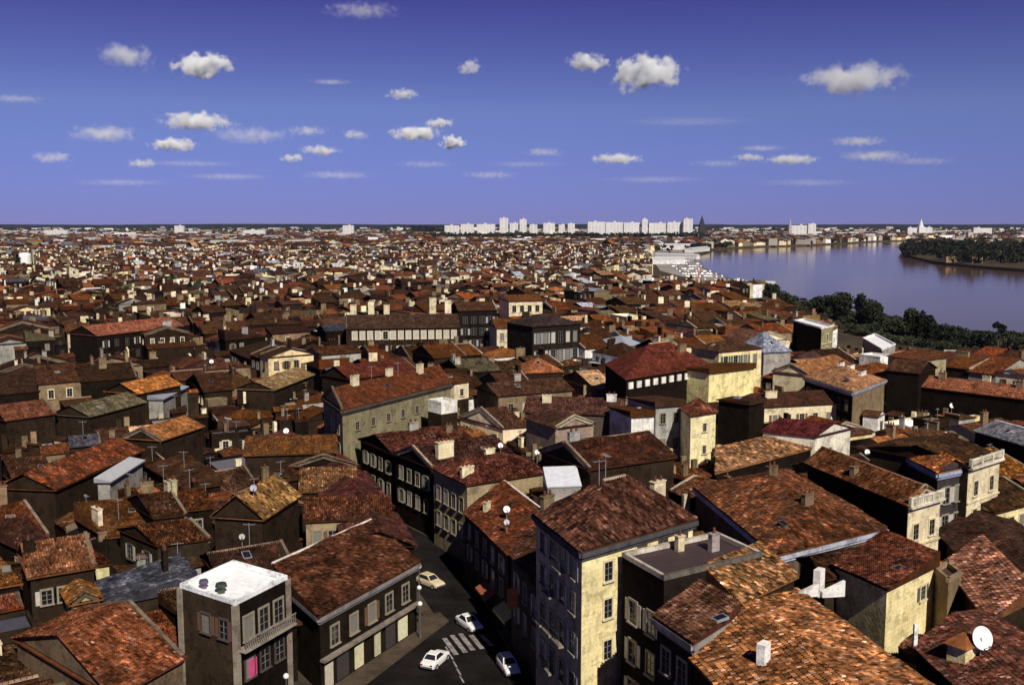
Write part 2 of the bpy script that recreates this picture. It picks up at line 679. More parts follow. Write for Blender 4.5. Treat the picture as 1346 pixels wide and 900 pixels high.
def aerial_part(parent, p, z0, h, org, ang=None):
    mb = MB()
    c = (0.35, 0.35, 0.36)
    ang = R.uniform(0, math.pi) if ang is None else ang
    e = (math.cos(ang), math.sin(ang))
    f = (-e[1], e[0])
    mb.box(p, e, 0.05, 0.05, z0, z0 + h, c)
    mb.box(p, e, 1.3, 0.035, z0 + h - .2, z0 + h - .16, c)
    for k in range(5):
        x = -0.6 + 0.3 * k
        mb.box((p[0] + e[0] * x, p[1] + e[1] * x), f, 0.62 - .07 * k, 0.03, z0 + h - .15, z0 + h - .12, c)
    return mb.build('aerial', M_METAL, parent, org)


def roof_z(s, u, v):
    if s.kind == 'flat':
        return s.z - 0.35
    if s.kind == 'shed':
        f = {0: v, 1: 1 - u, 2: 1 - v, 3: u}[s.low]
        return s.z + s.rise * f
    t = v if s.axis == 0 else u
    zz = s.z + s.rise * (1 - abs(t - .5) * 2)
    if s.kind == 'hip':
        o_ = u if s.axis == 0 else v
        L, Wd = (s.l0, s.l1) if s.axis == 0 else (s.l1, s.l0)
        k = min(.48, .5 * Wd / L)
        zz = min(zz, s.z + s.rise * min(1, min(o_, 1 - o_) / k))
    return zz


def chimney_at(root, s, u, v, h=1.4, sx=1.3, sy=0.5, tint=None, pots=2, along=0, name='chimney'):
    p = q_at(s.c, u, v)
    e = (s.c[1] - s.c[0]).normalized() if along == 0 else (s.c[3] - s.c[0]).normalized()
    z0 = roof_z(s, u, v) - 0.35
    return chimney_part(s.roof_ob, s, (p.x, p.y), z0, (e.x, e.y), sx, sy, h + .35, tint or vary(WALLS[R.choice(['tan', 'cream', 'tan', 'grey'])], .3), root.location, pots, True, name)


def build_house(s, name, label, cat, group=None, tiled=False, wild=1.0, tsize=1.0, ridge=None, cornice=None, parapet=None, thick=0.3, rmat=None, dull=()):
    org = (s.ctr.x, s.ctr.y, s.base)
    root = empty(name, org, label, cat, group)
    s.root = root
    mb = MB()
    add_walls(mb, s)
    mb.build('wall', M_WALL, root, org)
    mb = MB()
    add_roof(mb, s)
    rf = mb.build('roof', rmat or (M_ROOF if s.kind != 'flat' else M_PLAIN), root, org)
    s.roof_ob = rf
    sl, _ = roof_parts(s)
    if tiled and sl:
        mb = MB()
        for p in sl:
            tile_slope(mb, p, s.roof, tsize, wild)
        mb.build('roof_covering', M_TILE, root, org)
    if ridge and sl:
        mb = MB()
        if s.kind == 'shed':
            a, b = sl[0][3], sl[0][2]
        else:
            a, b = sl[0][-1], sl[0][-2]
        ln = (b - a).length
        e = (b - a).normalized()
        n = max(2, int(ln / 0.45))
        for k in range(n):
            p = a.lerp(b, (k + .5) / n)
            mb.box((p.x, p.y), (e.x, e.y), ln / n * 0.98, 0.30, p.z - .06, p.z + .13, vary(ridge, .2), 0, 0.85)
        mb.build('ridge', M_PLAIN, root, org)
    if cornice:
        for i in range(4):
            a, b = s.c[i], s.c[(i + 1) % 4]
            mid = (a + b) / 2
            d = (b - a).normalized()
            o_ = Vector((d.y, -d.x, 0))
            nrm = (Vector((0, 0, 0)) - mid).normalized()
            if o_.dot(nrm) < 0.05:
                continue
            mb = MB()
            c = mid + o_ * 0.2
            mb.box((c.x, c.y), (d.x, d.y), (b - a).length + .7, 0.4, s.z - .62, s.z - .19, cornice)
            c = mid + o_ * 0.1
            mb.box((c.x, c.y), (d.x, d.y), (b - a).length + .35, 0.2, s.z - .95, s.z - .623, cornice)
            mb.build('cornice', M_WALL, root, org)
    if s.kind == 'flat' and parapet:
        mb = MB()
        for i in range(4):
            a, b = s.c[i], s.c[(i + 1) % 4]
            d = (b - a).normalized()
            c = (a + b) / 2 + Vector((-d.y, d.x, 0)) * (thick / 2 - .04)
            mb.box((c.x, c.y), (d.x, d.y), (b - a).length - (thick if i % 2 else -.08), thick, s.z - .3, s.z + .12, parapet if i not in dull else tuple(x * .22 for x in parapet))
        mb.build('parapet', M_WALL, root, org)
    return root


def party_wall(s, end, tint):
    """raised masonry edge along one gable end"""
    sl, _ = roof_parts(s, 0.0)
    if s.kind != 'gable':
        return
    (a0, a1, r1, r0), (b0, b1, q0, q1) = sl
    mb = MB()
    if end == 0:
        mb.bar(a0, r0, .34, .5, .28, tint)
        mb.bar(r0, b1, .34, .5, .28, tint)
    else:
        mb.bar(a1, r1, .34, .5, .28, tint)
        mb.bar(r1, b0, .34, .5, .28, tint)
    return mb.build('party_wall', M_WALL, s.roof_ob, s.root.location)


def skylight(s, fu, fv, w=.8, h=1.1):
    sl, _ = roof_parts(s, 0.0)
    if not sl:
        return
    best = min(sl, key=lambda p: sum((Vector(q).xy.length for q in p)) / len(p))
    a, b = Vector(best[0]), Vector(best[1])
    e = (b - a).normalized()
    up = None
    for q in best[2:]:
        c = e.cross(Vector(q) - a)
        if c.length > 1e-4:
            nrm = c.normalized()
            break
    up = nrm.cross(e)
    top = max((Vector(q) - a).dot(up) for q in best)
    if top < 2.2 or (b - a).length < 3:
        return
    p = a + e * ((b - a).length * fu) + up * (top * fv)
    mb = MB()
    fr = [p - e * w / 2 - up * h / 2, p + e * w / 2 - up * h / 2, p + e * w / 2 + up * h / 2, p - e * w / 2 + up * h / 2]
    t = R.choice([(.34, .35, .38), (.12, .12, .13), (.5, .5, .5)])
    for i in range(4):
        j = (i + 1) % 4
        mb.face([fr[i] - nrm * .05, fr[j] - nrm * .05, fr[j] + nrm * .16, fr[i] + nrm * .16], t)
    mb.face([x + nrm * .16 for x in fr], t)
    c = sum(fr, Vector()) / 4
    mb.face([c + (x - c) * .82 + nrm * .165 for x in fr], (1, 1, 1), None, 1)
    return mb.build('skylight', [M_METAL, M_GLASS], s.roof_ob, s.root.location)


def facade(root, s, edge, ncol, rows, w=1.05, h=1.75, style='plain', trim='stone', u0=0.1, u1=0.9, skip=()):
    for r, z in enumerate(rows):
        for c in range(ncol):
            if (r, c) in skip:
                continue
            u = u0 + (u1 - u0) * ((c + .5) / ncol)
            st = style if isinstance(style, str) else R.choice(style)
            put_window(root, s, edge, u, z, w, h, st, trim)


# ------------------------------------------------------------------ hero list
HEROES = []


def quad(F=None, Rt=None, B=None, L=None, z=10, depth=None, left_depth=None):
    """four corners from photo-surveyed eave corners; a missing one completes the parallelogram"""
    g = lambda p: None if p is None else (P(p[0], p[1], p[2] if len(p) > 2 else z))
    F, Rt, B, L = g(F), g(Rt), g(B), g(L)
    flat = lambda p: Vector((p.x, p.y, 0))
    if depth is not None:
        F, Rt = flat(F), flat(Rt)
        d = (Rt - F).normalized()
        n = Vector((-d.y, d.x, 0)) * depth
        return [F, Rt, Rt + n, F + n]
    if left_depth is not None:
        F, L = flat(F), flat(L)
        d = (F - L).normalized()
        n = Vector((-d.y, d.x, 0)) * left_depth
        return [F, F + n, L + n, L]
    if B is None:
        B = Rt + L - F
    elif F is None:
        F = Rt + L - B
    elif Rt is None:
        Rt = F + B - L
    elif L is None:
        L = F + B - Rt
    return [flat(p) for p in (F, Rt, B, L)]


def hero(label, name='house', cat='house', vis=None, F=None, Rt=None, B=None, L=None, z=10, depth=None, left_depth=None,
         kind='gable', axis=0, rise=2.0, wall='tan', roof='rust', ov=0.35, base=0, low=0, group=None, wins=(), chims=(), aerial=0, mark=None, world=None, **kw):
    c = [Vector((p[0], p[1], 0)) for p in world] if world else quad(F, Rt, B, L, z, depth, left_depth)
    s = make_spec(c, z, kind, axis, rise, wall, roof, ov if kind != 'flat' else 0, base, low)
    s.label, s.name, s.cat, s.group, s.vis, s.wins, s.chims, s.aerial, s.kw, s.mark = label, name, cat, group, vis, wins, chims, aerial, kw, mark
    s.hero = True
    HEROES.append(s)
    return s

# ------------------------------------------------------------------ surveyed buildings of the near town
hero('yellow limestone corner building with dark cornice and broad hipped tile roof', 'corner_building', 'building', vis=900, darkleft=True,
     F=(765, 722), Rt=(911, 681), L=(705, 674), z=18, kind='hip', axis=0, rise=3.6, wall='yellow', roof=(0.081, 0.031, 0.019), tiled=True, tsize=1.15, wild=1.25,
     ridge=(0.40, 0.32, 0.24), cornice=(0.075, 0.07, 0.075), mark='the yellow corner building',
     wins=[(0, 1, [7.6, 11.3, 14.6], 0.95, 1.7, 'plain', 'cream', 0.14, 0.30), (0, 3, [16.2], 0.9, 0.55, 'plain', 'dark', 0.42, 1.0), (3, 4, [4.6, 8.2, 11.8, 14.9], 1.05, 1.8, ['pale', 'plain', 'balcony'], 'stone', 0.06, 0.94)],
     chims=[(.95, .55, 1.6, 1.6, .6), (.06, .9, 1.2, 1.3, .5)], aerial=1)
hero('blackened stone house with flat maroon roof terrace and pale parapet', vis=840, F=(873, 758), Rt=(1002, 727), L=(818, 727), z=17, kind='flat', wall=(0.018, 0.013, 0.011),
     roof=(0.052, 0.031, 0.034), parapet=(0.60, 0.53, 0.45), thick=0.32, dull=(0,), mark='the flat roof terrace',
     wins=[(3, 2, [4.5, 8.0, 11.5], 1.1, 1.9, ['plain', 'pale'], 'stone', 0.08, 0.95)], chims=[(.75, .55, 1.5, .9, .5), (.5, .8, 1.3, .7, .5)])
hero('low brown tiled roof stepping down beside the flat roof terrace', vis=900, F=(911, 841), Rt=(967, 806), L=(864, 809), z=15.2, kind='shed', low=3, rise=0.9, wall=(0.03, 0.022, 0.017),
     roof=(0.104, 0.042, 0.027), tiled=True, wild=1.2, wins=[(3, 2, [4, 7.6, 11.2], 1.1, 1.9, ['pale', 'plain'], 'stone', 0.06, .96)], cornice=(0.30, 0.27, 0.25))
hero('small house with blotchy orange and cream tiles under the terrace wall', vis=800, F=(974, 790), Rt=(1044, 757), L=(928, 765), z=15.5, kind='shed', low=0, rise=1.5, wall='brown', roof=(0.265, 0.126, 0.060), tiled=True, wild=1.7)
hero('large house with bright mottled orange canal tiles and white chimney', vis=900, L=(912, 866), B=(1046, 776), Rt=(1306, 962), z=14, kind='gable', axis=1, rise=1.5, wall='brown', roof=(0.257, 0.098, 0.045), tiled=True, wild=1.35, tsize=1.1,
     mark='the mottled orange roof', chims=[])
hero('house with brown tiles beyond the white gable parapets', vis=770, F=(1085, 760), Rt=(1160, 745), L=(1052, 735), z=13.0, kind='gable', axis=0, rise=1.2, wall='brown', roof='brown', tiled=True)
hero('small yellow walled house with a lamp bracket on its gable', vis=815, F=(1166, 772), Rt=(1229, 741), L=(1098, 742), z=14, kind='shed', low=3, rise=1.2, wall='yellow', roof=(0.099, 0.033, 0.019), tiled=True,
     wins=[(0, 1, [11.2], .9, 1.3, 'green', 'cream', 0.55, 0.95)], mark='the small yellow gabled house')
hero('narrow tan lean-to wedged against the small yellow gabled house', vis=810, F=(1247, 762), Rt=(1264, 752), L=(1229, 747), z=13.6, kind='flat', wall='tan', roof='brown', parapet=(0.30, 0.22, 0.14))
hero('house with jumbled red and cream tiles right of the yellow gabled house', vis=800, F=(1300, 815), Rt=(1352, 789), L=(1243, 741), z=12.4, kind='shed', low=3, rise=1.4, wall='brown', roof=(0.225, 0.093, 0.054), tiled=True, wild=1.6)
hero('dark tiled house carrying the big white satellite dish', vis=900, F=(1310, 948), Rt=(1410, 884), L=(1206, 852), z=13, kind='gable', axis=1, rise=1.3, wall='brown', roof=(0.125, 0.047, 0.036), tiled=True, wild=1.3, mark='the big satellite dish')
hero('long house with a big worn brown roof and a pale zinc gutter', vis=735, F=(1022, 728), Rt=(1162, 693), L=(915, 640), z=12, kind='hip', axis=1, rise=2.4, wall=(0.12, 0.09, 0.06), roof=(0.163, 0.058, 0.034), tiled=True, wild=1.1, tsize=1.2,
     wins=[(0, 7, [8.6], 1.0, 1.7, ['plain', 'closed', 'plain'], 'dark', 0.03, 0.97)], cornice=(0.40, 0.42, 0.52), mark='the long worn brown roof', chims=[(.5, .25, 1.3, 1.4, .6), (.55, .7, 1.2, 1.5, .6)])
hero('long dark sided house with a cream balustraded end wall of two windows', vis=724, F=(1194, 664), Rt=(1236, 652), L=(1062, 609), z=14, kind='gable', axis=1, rise=1.7, wall='soot', roof=(0.114, 0.042, 0.021), tiled=True, ridge=(0.3, 0.16, 0.1),
     front=('cream', 2, [9.8, 6.0]), mark='the balustraded house', chims=[(.15, .55, 1.1, 1.0, .6)])
hero('tall cream house end with two rows of windows and a balustrade', vis=686, F=(1273, 613), Rt=(1314, 600), depth=13, z=16, kind='gable', axis=0, rise=1.5, wall='brown', roof='brown', tiled=True,
     front=('cream', 2, [12.1, 8.6, 5.1]), mark='the taller balustraded house')
hero('orange roofed house with a bluish zinc eave below the tall cream house', vis=665, F=(1233, 620), Rt=(1272, 612), L=(1190, 598), z=15.7, kind='gable', axis=1, rise=1.3, wall=(0.05, 0.042, 0.045), roof='orange', tiled=True,
     wins=[(0, 2, [11.6, 8.2], 1.1, 1.9, 'pale', 'stone', .1, .9)], cornice=(0.34, 0.38, 0.52))
hero('low yellow house with three windows at the right margin of town', vis=692, F=(1306, 673), Rt=(1366, 657), depth=10, z=10, kind='gable', axis=0, rise=1.8, wall='yellow', roof='brown', tiled=True, wins=[(0, 4, [7.2], 1.1, 1.6, 'plain', 'cream', .04, .96)], mark='the low yellow house')
hero('wide unlit brown roof below the low yellow house', vis=770, F=(1320, 785), Rt=(1400, 735), L=(1232, 700), z=8.5, kind='gable', axis=1, rise=1.6, wall='brown', roof=(0.044, 0.019, 0.015), tiled=True)  # its lack of light is put into the dark roof colour
hero('rust tiled house directly behind the yellow corner building', vis=620, F=(776, 616), Rt=(886, 600), depth=12, z=14, kind='gable', axis=0, rise=2.3, wall='brown', roof=(0.088, 0.031, 0.020), tiled=True, ridge=(.3, .2, .14), chims=[(.1, .5, 1.2, 1.6, .6)])
hero('tan rubble walled house with a red tile roof above the street', vis=690, F=(614, 636), Rt=(724, 619), L=(570, 615), z=11, kind='hip', axis=0, rise=2.2, wall=(0.36, 0.28, 0.17), roof=(0.109, 0.033, 0.020), tiled=True, mark='the tan rubble wall',
     wins=[(3, 4, [3.2, 6.8], 1.05, 1.9, ['pale', 'plain', 'closed'], 'stone', 0.05, .95), (0, 1, [6.5], .8, 1.2, 'plain', 'dark', .5, .8)], chims=[(.08, .2, 1.3, 1.8, .6), (.6, .8, 1.3, 1.5, .6)])
hero('red roofed street house with white ridge and a yellow green shop awning', vis=900, F=(668, 728), Rt=(722, 700), L=(611, 673), z=9, kind='shed', low=3, rise=1.9, wall=(0.07, 0.052, 0.036), roof=(0.125, 0.037, 0.021), tiled=True, ridge=(0.72, 0.66, 0.58),
     wins=[(3, 5, [3.6, 6.3], 0.95, 1.75, ['pale', 'closed', 'plain'], 'stone', 0.04, .96)], mark='the shop with the awning', chims=[(.3, .75, 1.2, 1.0, .5)])
hero('narrow soot streaked street house with an orange hanging sign', vis=900, F=(712, 778), Rt=(742, 752), L=(672, 728), z=10, kind='shed', low=3, rise=1.2, wall=(0.09, 0.068, 0.045), roof='maroon', tiled=True,
     wins=[(3, 3, [3.6, 6.8], 1.0, 1.8, ['pale', 'plain', 'closed'], 'stone', 0.06, .94)])
hero('dark street house with maroon tiles and a cream chimney wall', vis=720, F=(568, 614), L=(520, 595), left_depth=14, z=10.5, kind='gable', axis=0, rise=2.0, wall='soot', roof='maroon', tiled=True, mark='the dark street house',
     wins=[(3, 4, [3.4, 6.9], 1.0, 1.8, ['pale', 'plain', 'closed'], 'stone', 0.05, .95)], chims=[(.22, .15, 2.4, 2.6, .9, 'cream')])
hero('sooty street house with red tiles where the street bends', vis=690, F=(518, 596), L=(474, 577), left_depth=13, z=10, kind='gable', axis=0, rise=1.9, wall='soot', roof=(0.099, 0.028, 0.020), tiled=True,
     wins=[(3, 4, [3.0, 6.5], 1.0, 1.8, ['pale', 'plain'], 'stone', 0.05, .95)], chims=[(.5, .5, 1.2, 1.6, .6), (.9, .3, 1.2, 1.2, .5)])
hero('long khaki walled house with small attic windows and rusty roof', vis=624, F=(450, 538), Rt=(592, 503), L=(425, 521), z=15, kind='gable', axis=0, rise=2.6, wall=(0.25, 0.22, 0.13), roof=(0.130, 0.043, 0.022), mark='the long khaki house', cornice=(0.09, 0.075, 0.06),
     wins=[(0, 5, [11.0], .9, 1.3, 'plain', 'stone', 0.05, .72), (3, 3, [3.5, 7, 10.5], 1, 1.8, ['plain', 'pale'], 'stone', .05, .95)], chims=[(.18, .45, 1.6, 1.6, .7, 'cream'), (.78, .4, 1.6, 1.4, .7, 'cream'), (.5, .5, 1.2, 1.5, .6)], aerial=1)
hero('small cream attic house with one window beyond the khaki house', vis=518, F=(597, 503), Rt=(616, 500), z=15, depth=6, kind='shed', low=0, rise=.8, wall='cream', lowdark=11.6, roof='rust', wins=[(0, 1, [12.3], .9, 1.3, 'plain', 'cream', .2, .8)])
hero('white plastered attic box in front of the small cream attic house', vis=541, F=(580, 529), Rt=(601, 526), z=14, depth=4, kind='flat', wall='white', roof='white', lowdark=11.9, parapet=(0.8, 0.78, 0.72))
hero('big red hipped roof with a row of white dentils under its eave', vis=500, F=(823, 498), Rt=(936, 480), L=(796, 478), z=16, kind='hip', axis=0, rise=4.6, wall='soot', roof=(0.122, 0.033, 0.022), ridge=(.45, .30, .2), dentil=11, mark='the big red hipped roof', chims=[(.72, .3, 1.4, 2.2, .7, 'tan')])
hero('windowless house with a large bare yellow side wall', vis=531, F=(932, 490), Rt=(991, 483), z=16, depth=9, kind='shed', low=2, rise=1.0, wall=(0.88, 0.76, 0.38), roof='rust', mark='the bare yellow wall')
hero('yellow house top with dark balcony doors above the bare yellow wall', vis=478, F=(945, 462), Rt=(1001, 457), z=17, depth=9, kind='hip', axis=0, rise=1.6, wall='yellow', roof='brown', wins=[(0, 4, [13.6], 1.3, 2.2, ['plain', 'green'], 'cream', .04, .96)])
hero('blue grey slate mansard roof beside the yellow house top', vis=470, F=(1004, 463), Rt=(1039, 461), z=14, depth=11, kind='hip', axis=0, rise=4.4, wall='grey', roof=(0.240, 0.260, 0.340), mark='the slate mansard')
hero('plain white walled house standing in the middle of brown roofs', vis=584, F=(830, 547), Rt=(862, 545), z=14, depth=9, kind='shed', low=2, rise=.9, wall='white', roof='rust', wins=[(0, 1, [10.2], .7, .7, 'plain', 'white', .5, .9)], mark='the plain white house')
hero('grey plastered house with tall dark windows beside the white house', vis=598, F=(862, 534), Rt=(898, 531), z=15.5, depth=9, kind='shed', low=2, rise=.8, wall=(0.36, 0.35, 0.33), roof='brown', wins=[(0, 2, [8.3, 12.6], .9, 1.6, 'plain', 'stone', .02, .98)])
hero('pale yellow tower-like house with two small windows and red roof', vis=600, F=(908, 546), Rt=(941, 541), L=(895, 536), z=15, kind='hip', axis=1, rise=1.8, wall=(0.84, 0.75, 0.44), roof=(0.130, 0.042, 0.027), tiled=True, tsize=1.2, wins=[(0, 1, [8.5, 12.1], .75, 1.3, 'plain', 'cream', .3, .8)], mark='the pale yellow tower house')
hero('long low yellow back wall with a maroon roof above', vis=585, F=(941, 556), Rt=(986, 551), z=11.5, depth=9, kind='shed', low=0, rise=1.6, wall=(0.60, 0.48, 0.22), roof='maroon')
hero('tall soot black chimney wall rising over the yellow back wall', vis=578, F=(985, 531), Rt=(1004, 527), z=16, depth=6, kind='shed', low=2, rise=.6, wall='soot', roof='maroon')
hero('row of cream house backs with four small windows', vis=552, F=(1005, 534), Rt=(1100, 529), z=12, depth=9, kind='gable', axis=0, rise=1.7, wall='cream', roof='maroon', wins=[(0, 5, [9.0], 1.0, 1.3, ['plain', 'brown'], 'cream', .05, .98)], chims=[(.18, .3, 1.2, 2.4, .6, 'cream')])
hero('house with a plain maroon roof and whitewashed eave wall', vis=588, F=(1072, 573), Rt=(1118, 562), L=(1003, 566), z=12, kind='gable', axis=1, rise=1.5, wall=(0.72, 0.68, 0.56), roof=(0.088, 0.019, 0.020), mark='the plain maroon roof')
hero('long low shed of light orange tiles in front of the maroon roof', vis=607, L=(944, 598), B=(1060, 570), Rt=(1066, 589), z=10, kind='shed', low=0, rise=1.2, wall='soot', roof=(0.310, 0.134, 0.065), tiled=True, tsize=1.3, wild=1.3)
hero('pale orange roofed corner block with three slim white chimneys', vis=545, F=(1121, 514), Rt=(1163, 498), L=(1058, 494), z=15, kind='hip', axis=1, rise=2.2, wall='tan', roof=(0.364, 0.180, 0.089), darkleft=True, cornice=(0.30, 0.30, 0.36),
     wins=[(3, 6, [3.8, 7.4, 11.0], 1.1, 1.9, ['plain', 'brown'], 'dark', .03, .97)], chims=[(.62, .22, .6, 3.0, .6, 'white'), (.7, .5, .6, 2.6, .6, 'white'), (.75, .75, .6, 2.4, .6, 'white')], mark='the three slim white chimneys')
hero('long row of orange tiled roofs over a dark facade near the river', vis=542, F=(1206, 507), Rt=(1364, 526), depth=9, z=12, kind='gable', axis=0, rise=1.8, wall='soot', roof=(0.243, 0.091, 0.048), chims=[(.15, .4, 1.2, 1.5, .5), (.5, .6, 1.2, 1.5, .5), (.8, .4, 1.2, 1.3, .5)], mark='the long orange row')
hero('dark warehouse with a grey zinc roof and bright ridge strip', vis=600, F=(1282, 566), Rt=(1372, 592), depth=8, z=11, kind='gable', axis=0, rise=1.5, wall='soot', roof=(0.160, 0.160, 0.180), ridge=(0.85, 0.86, 0.9))  # sunlight on the zinc ridge is put into its near-white colour
hero('dark apartment block with a flat white roof edge near the trees', vis=470, F=(1080, 431), Rt=(1095, 428), L=(1043, 421), z=17, kind='flat', wall='soot', roof='white', parapet=(0.8, 0.8, 0.8), front=('khaki', 1, [13.2, 9.8]))
hero('low flat roofed white workshop beside the riverside trees', vis=468, F=(1160, 459), Rt=(1177, 452), L=(1134, 444), z=11, kind='flat', wall='grey', roof='white', parapet=(0.85, 0.85, 0.87))
hero('small bright white cube house with no windows', vis=482, F=(1157, 469), Rt=(1174, 467), z=13, depth=6, kind='flat', wall=(0.88, 0.86, 0.8), lowdark=8.5, roof='white', parapet=(0.85, 0.84, 0.8))
hero('tall mossy tan gable wall at the head of the orange row', vis=502, F=(1209, 473), Rt=(1244, 469), z=16, depth=8, kind='shed', low=3, rise=1.0, wall=(0.36, 0.32, 0.19), roof='rust')
hero('tall black walled house with brown roof left of the tan gable', vis=545, F=(1166, 486), Rt=(1208, 490), z=15, depth=10, kind='gable', axis=0, rise=1.8, wall='soot', roof='brown')
hero('soot black house with four rows of faint windows in the mid town', 'apartment_house', vis=455, F=(603, 408), Rt=(653, 407), z=19, depth=13, kind='gable', axis=0, rise=2.2, wall=(0.016, 0.012, 0.011), roof='brown', wins=[(0, 4, [4.5, 8, 11.5, 15], 1.3, 1.9, ['plain', 'grey'], 'dark', .06, .94)], mark='the soot black house')
hero('very long terrace with a row of white shuttered top windows', 'terrace', 'building', vis=450, F=(455, 432), Rt=(603, 430), z=15, depth=14, kind='gable', axis=0, rise=3.4, wall='brown', roof=(0.060, 0.031, 0.023), mark='the long white-windowed terrace',
     wins=[(0, 14, [11.8], 1.35, 2.3, ['closed', 'closed', 'pale'], 'cream', .04, .99), (0, 14, [7.6], 1.2, 2.2, ['plain', 'pale', 'closed'], 'stone', .04, .99)],
     chims=[(.06, .55, 3.2, 1.8, .8, 'cream'), (.22, .55, 4.0, 1.8, .8, 'cream'), (.36, .55, 3.0, 1.7, .8, 'cream'), (.78, .55, 5.0, 1.9, .8, 'cream'), (.92, .55, 4.2, 1.9, .8, 'cream')])
hero('cream house with four dark windows joined to the soot black house', vis=446, F=(653, 431), Rt=(700, 430), z=15, depth=12, kind='gable', axis=0, rise=2.2, wall=(0.7, 0.62, 0.44), roof='rust', wins=[(0, 4, [11.2], 1.3, 2.3, 'plain', 'cream', .03, .97), (0, 4, [7.0], 1.3, 2.3, 'plain', 'cream', .03, .97)])
hero('dark mansion with three rows of tall pale windows', 'mansion', vis=474, F=(700, 429), Rt=(763, 425), z=18, depth=13, kind='hip', axis=0, rise=2.6, wall=(0.022, 0.017, 0.014), roof=(0.041, 0.028, 0.026), mark='the dark mansion', wins=[(0, 6, [3.5, 8.4, 13.2], 1.25, 2.9, ['closed', 'plain', 'grey'], 'dark', .04, .96)])
hero('house with a vivid orange pyramid roof before the dark mansion', vis=497, F=(690, 490), Rt=(740, 488), z=13, depth=9, kind='hip', axis=0, rise=2.6, wall='brown', roof=(0.310, 0.115, 0.053), mark='the vivid orange pyramid roof')
hero('cream facade with a grid of arched windows behind the dark mansion', vis=408, F=(669, 396), Rt=(713, 395), z=17, depth=13, kind='gable', axis=0, rise=2, wall='cream', roof='rust', wins=[(0, 4, [9.2, 13.0], 1.5, 2.4, 'plain', 'cream', .04, .96)])
hero('long bright orange roof above a dark facade in the left town', vis=476, F=(128, 441), Rt=(240, 428), z=13, depth=12, kind='gable', axis=0, rise=2.6, wall='soot', roof=(0.270, 0.077, 0.046), mark='the long bright orange roof', wins=[(0, 8, [9.3, 5.4], 1.1, 1.9, ['plain', 'pale'], 'dark', .03, .97)])
hero('light orange roofed house next to a tilted bluish zinc lean-to', vis=520, F=(181, 517), Rt=(237, 505), z=12.5, depth=8, kind='gable', axis=0, rise=1.8, wall='brown', roof=(0.528, 0.203, 0.090))
hero('tilted bluish zinc lean-to in the left town', 'lean_to', 'shed', vis=526, F=(214, 524), Rt=(246, 508), z=11, depth=4, kind='shed', low=0, rise=1.0, wall='grey', roof='zinc', rmat='metal', mark='the bluish zinc lean-to')
hero('narrow bright zinc strip roof on a long thin shed', 'lean_to', 'shed', vis=636, F=(144, 632), Rt=(187, 605), z=11, depth=1.6, kind='shed', low=0, rise=.5, wall='grey', roof=(0.660, 0.660, 0.680), rmat='metal', mark='the bright zinc strip')
hero('long rust red house rising to the right behind the zinc strip', vis=645, F=(72, 643), Rt=(186, 592), z=11, depth=8, kind='gable', axis=0, rise=1.9, wall='brown', roof=(0.187, 0.060, 0.031), tiled=True)
hero('steep gabled house with khaki far slope and orange near slope', vis=700, F=(345, 682), Rt=(392, 652), z=11.5, depth=6, kind='gable', axis=0, rise=2.6, wall='brown', roof=(0.208, 0.100, 0.043), tiled=True, mark='the steep khaki gable')
hero('tan house with a red tiled roof behind the street corner house', vis=706, F=(402, 684), Rt=(512, 679), z=9.0, depth=7, kind='gable', axis=0, rise=1.9, wall=(0.36, 0.27, 0.16), roof=(0.109, 0.036, 0.020), tiled=True, wins=[(0, 5, [6.0], 1.0, 1.6, ['plain', 'brown'], 'stone', .04, .96), (1, 2, [5.5], 1, 1.7, 'pale', 'stone', .1, .9)])
hero('street corner house with wide red brown roof, white ridge and shop windows', vis=900, F=(420, 807), Rt=(547, 738), B=(488, 702), z=8.0, kind='shed', low=0, rise=1.6, wall=(0.020, 0.015, 0.011), roof=(0.086, 0.029, 0.018), tiled=True, tsize=1.05, ridge=(0.78, 0.72, 0.64), cornice=(0.26, 0.24, 0.24), ov=.45,
     mark='the street corner house', wins=[(0, 5, [4.2], 1.15, 1.9, ['plain', 'brown', 'plain'], 'stone', .04, .96)], shops=True)
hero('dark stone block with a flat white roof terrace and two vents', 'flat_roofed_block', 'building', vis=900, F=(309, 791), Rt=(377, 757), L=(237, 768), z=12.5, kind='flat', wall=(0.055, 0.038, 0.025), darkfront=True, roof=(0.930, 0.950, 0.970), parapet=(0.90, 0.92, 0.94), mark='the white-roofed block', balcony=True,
     wins=[(0, 3, [8.6], 1.2, 2.1, 'plain', 'stone', .08, .95), (0, 3, [5.0], 1.1, 1.9, ['plain', 'brown'], 'dark', .08, .95), (3, 2, [8.8], 1.0, 1.7, 'brown', 'dark', .3, .95)])
hero('orange hipped house of two slopes at the left edge', vis=790, F=(40, 758), Rt=(123, 744), z=11, depth=8.5, kind='gable', axis=0, rise=2.2, wall='brown', roof=(0.207, 0.071, 0.035), tiled=True, wild=.9, mark='the orange house at the edge', wins=[(0, 3, [8], .9, 1.4, ['plain', 'pale'], 'stone', .1, .9)], chims=[(.05, .35, 1.2, 1.0, .6, 'brown')])
hero('tiny orange annex with a cream gable leaning on the orange house', vis=795, F=(94, 793), Rt=(130, 786), z=9, depth=4.5, kind='gable', axis=1, rise=1.0, wall=(.42, .33, .2), roof=(0.283, 0.115, 0.048), tiled=True)
hero('wide bright orange roof in the lower left corner with a sharp ridge', vis=900, F=(150, 914), Rt=(240, 864), L=(22, 838), z=8.8, kind='gable', axis=0, rise=2.7, wall=(.16, .11, .07), roof=(0.179, 0.055, 0.030), tiled=True, wild=.85, mark='the lower left orange roof')
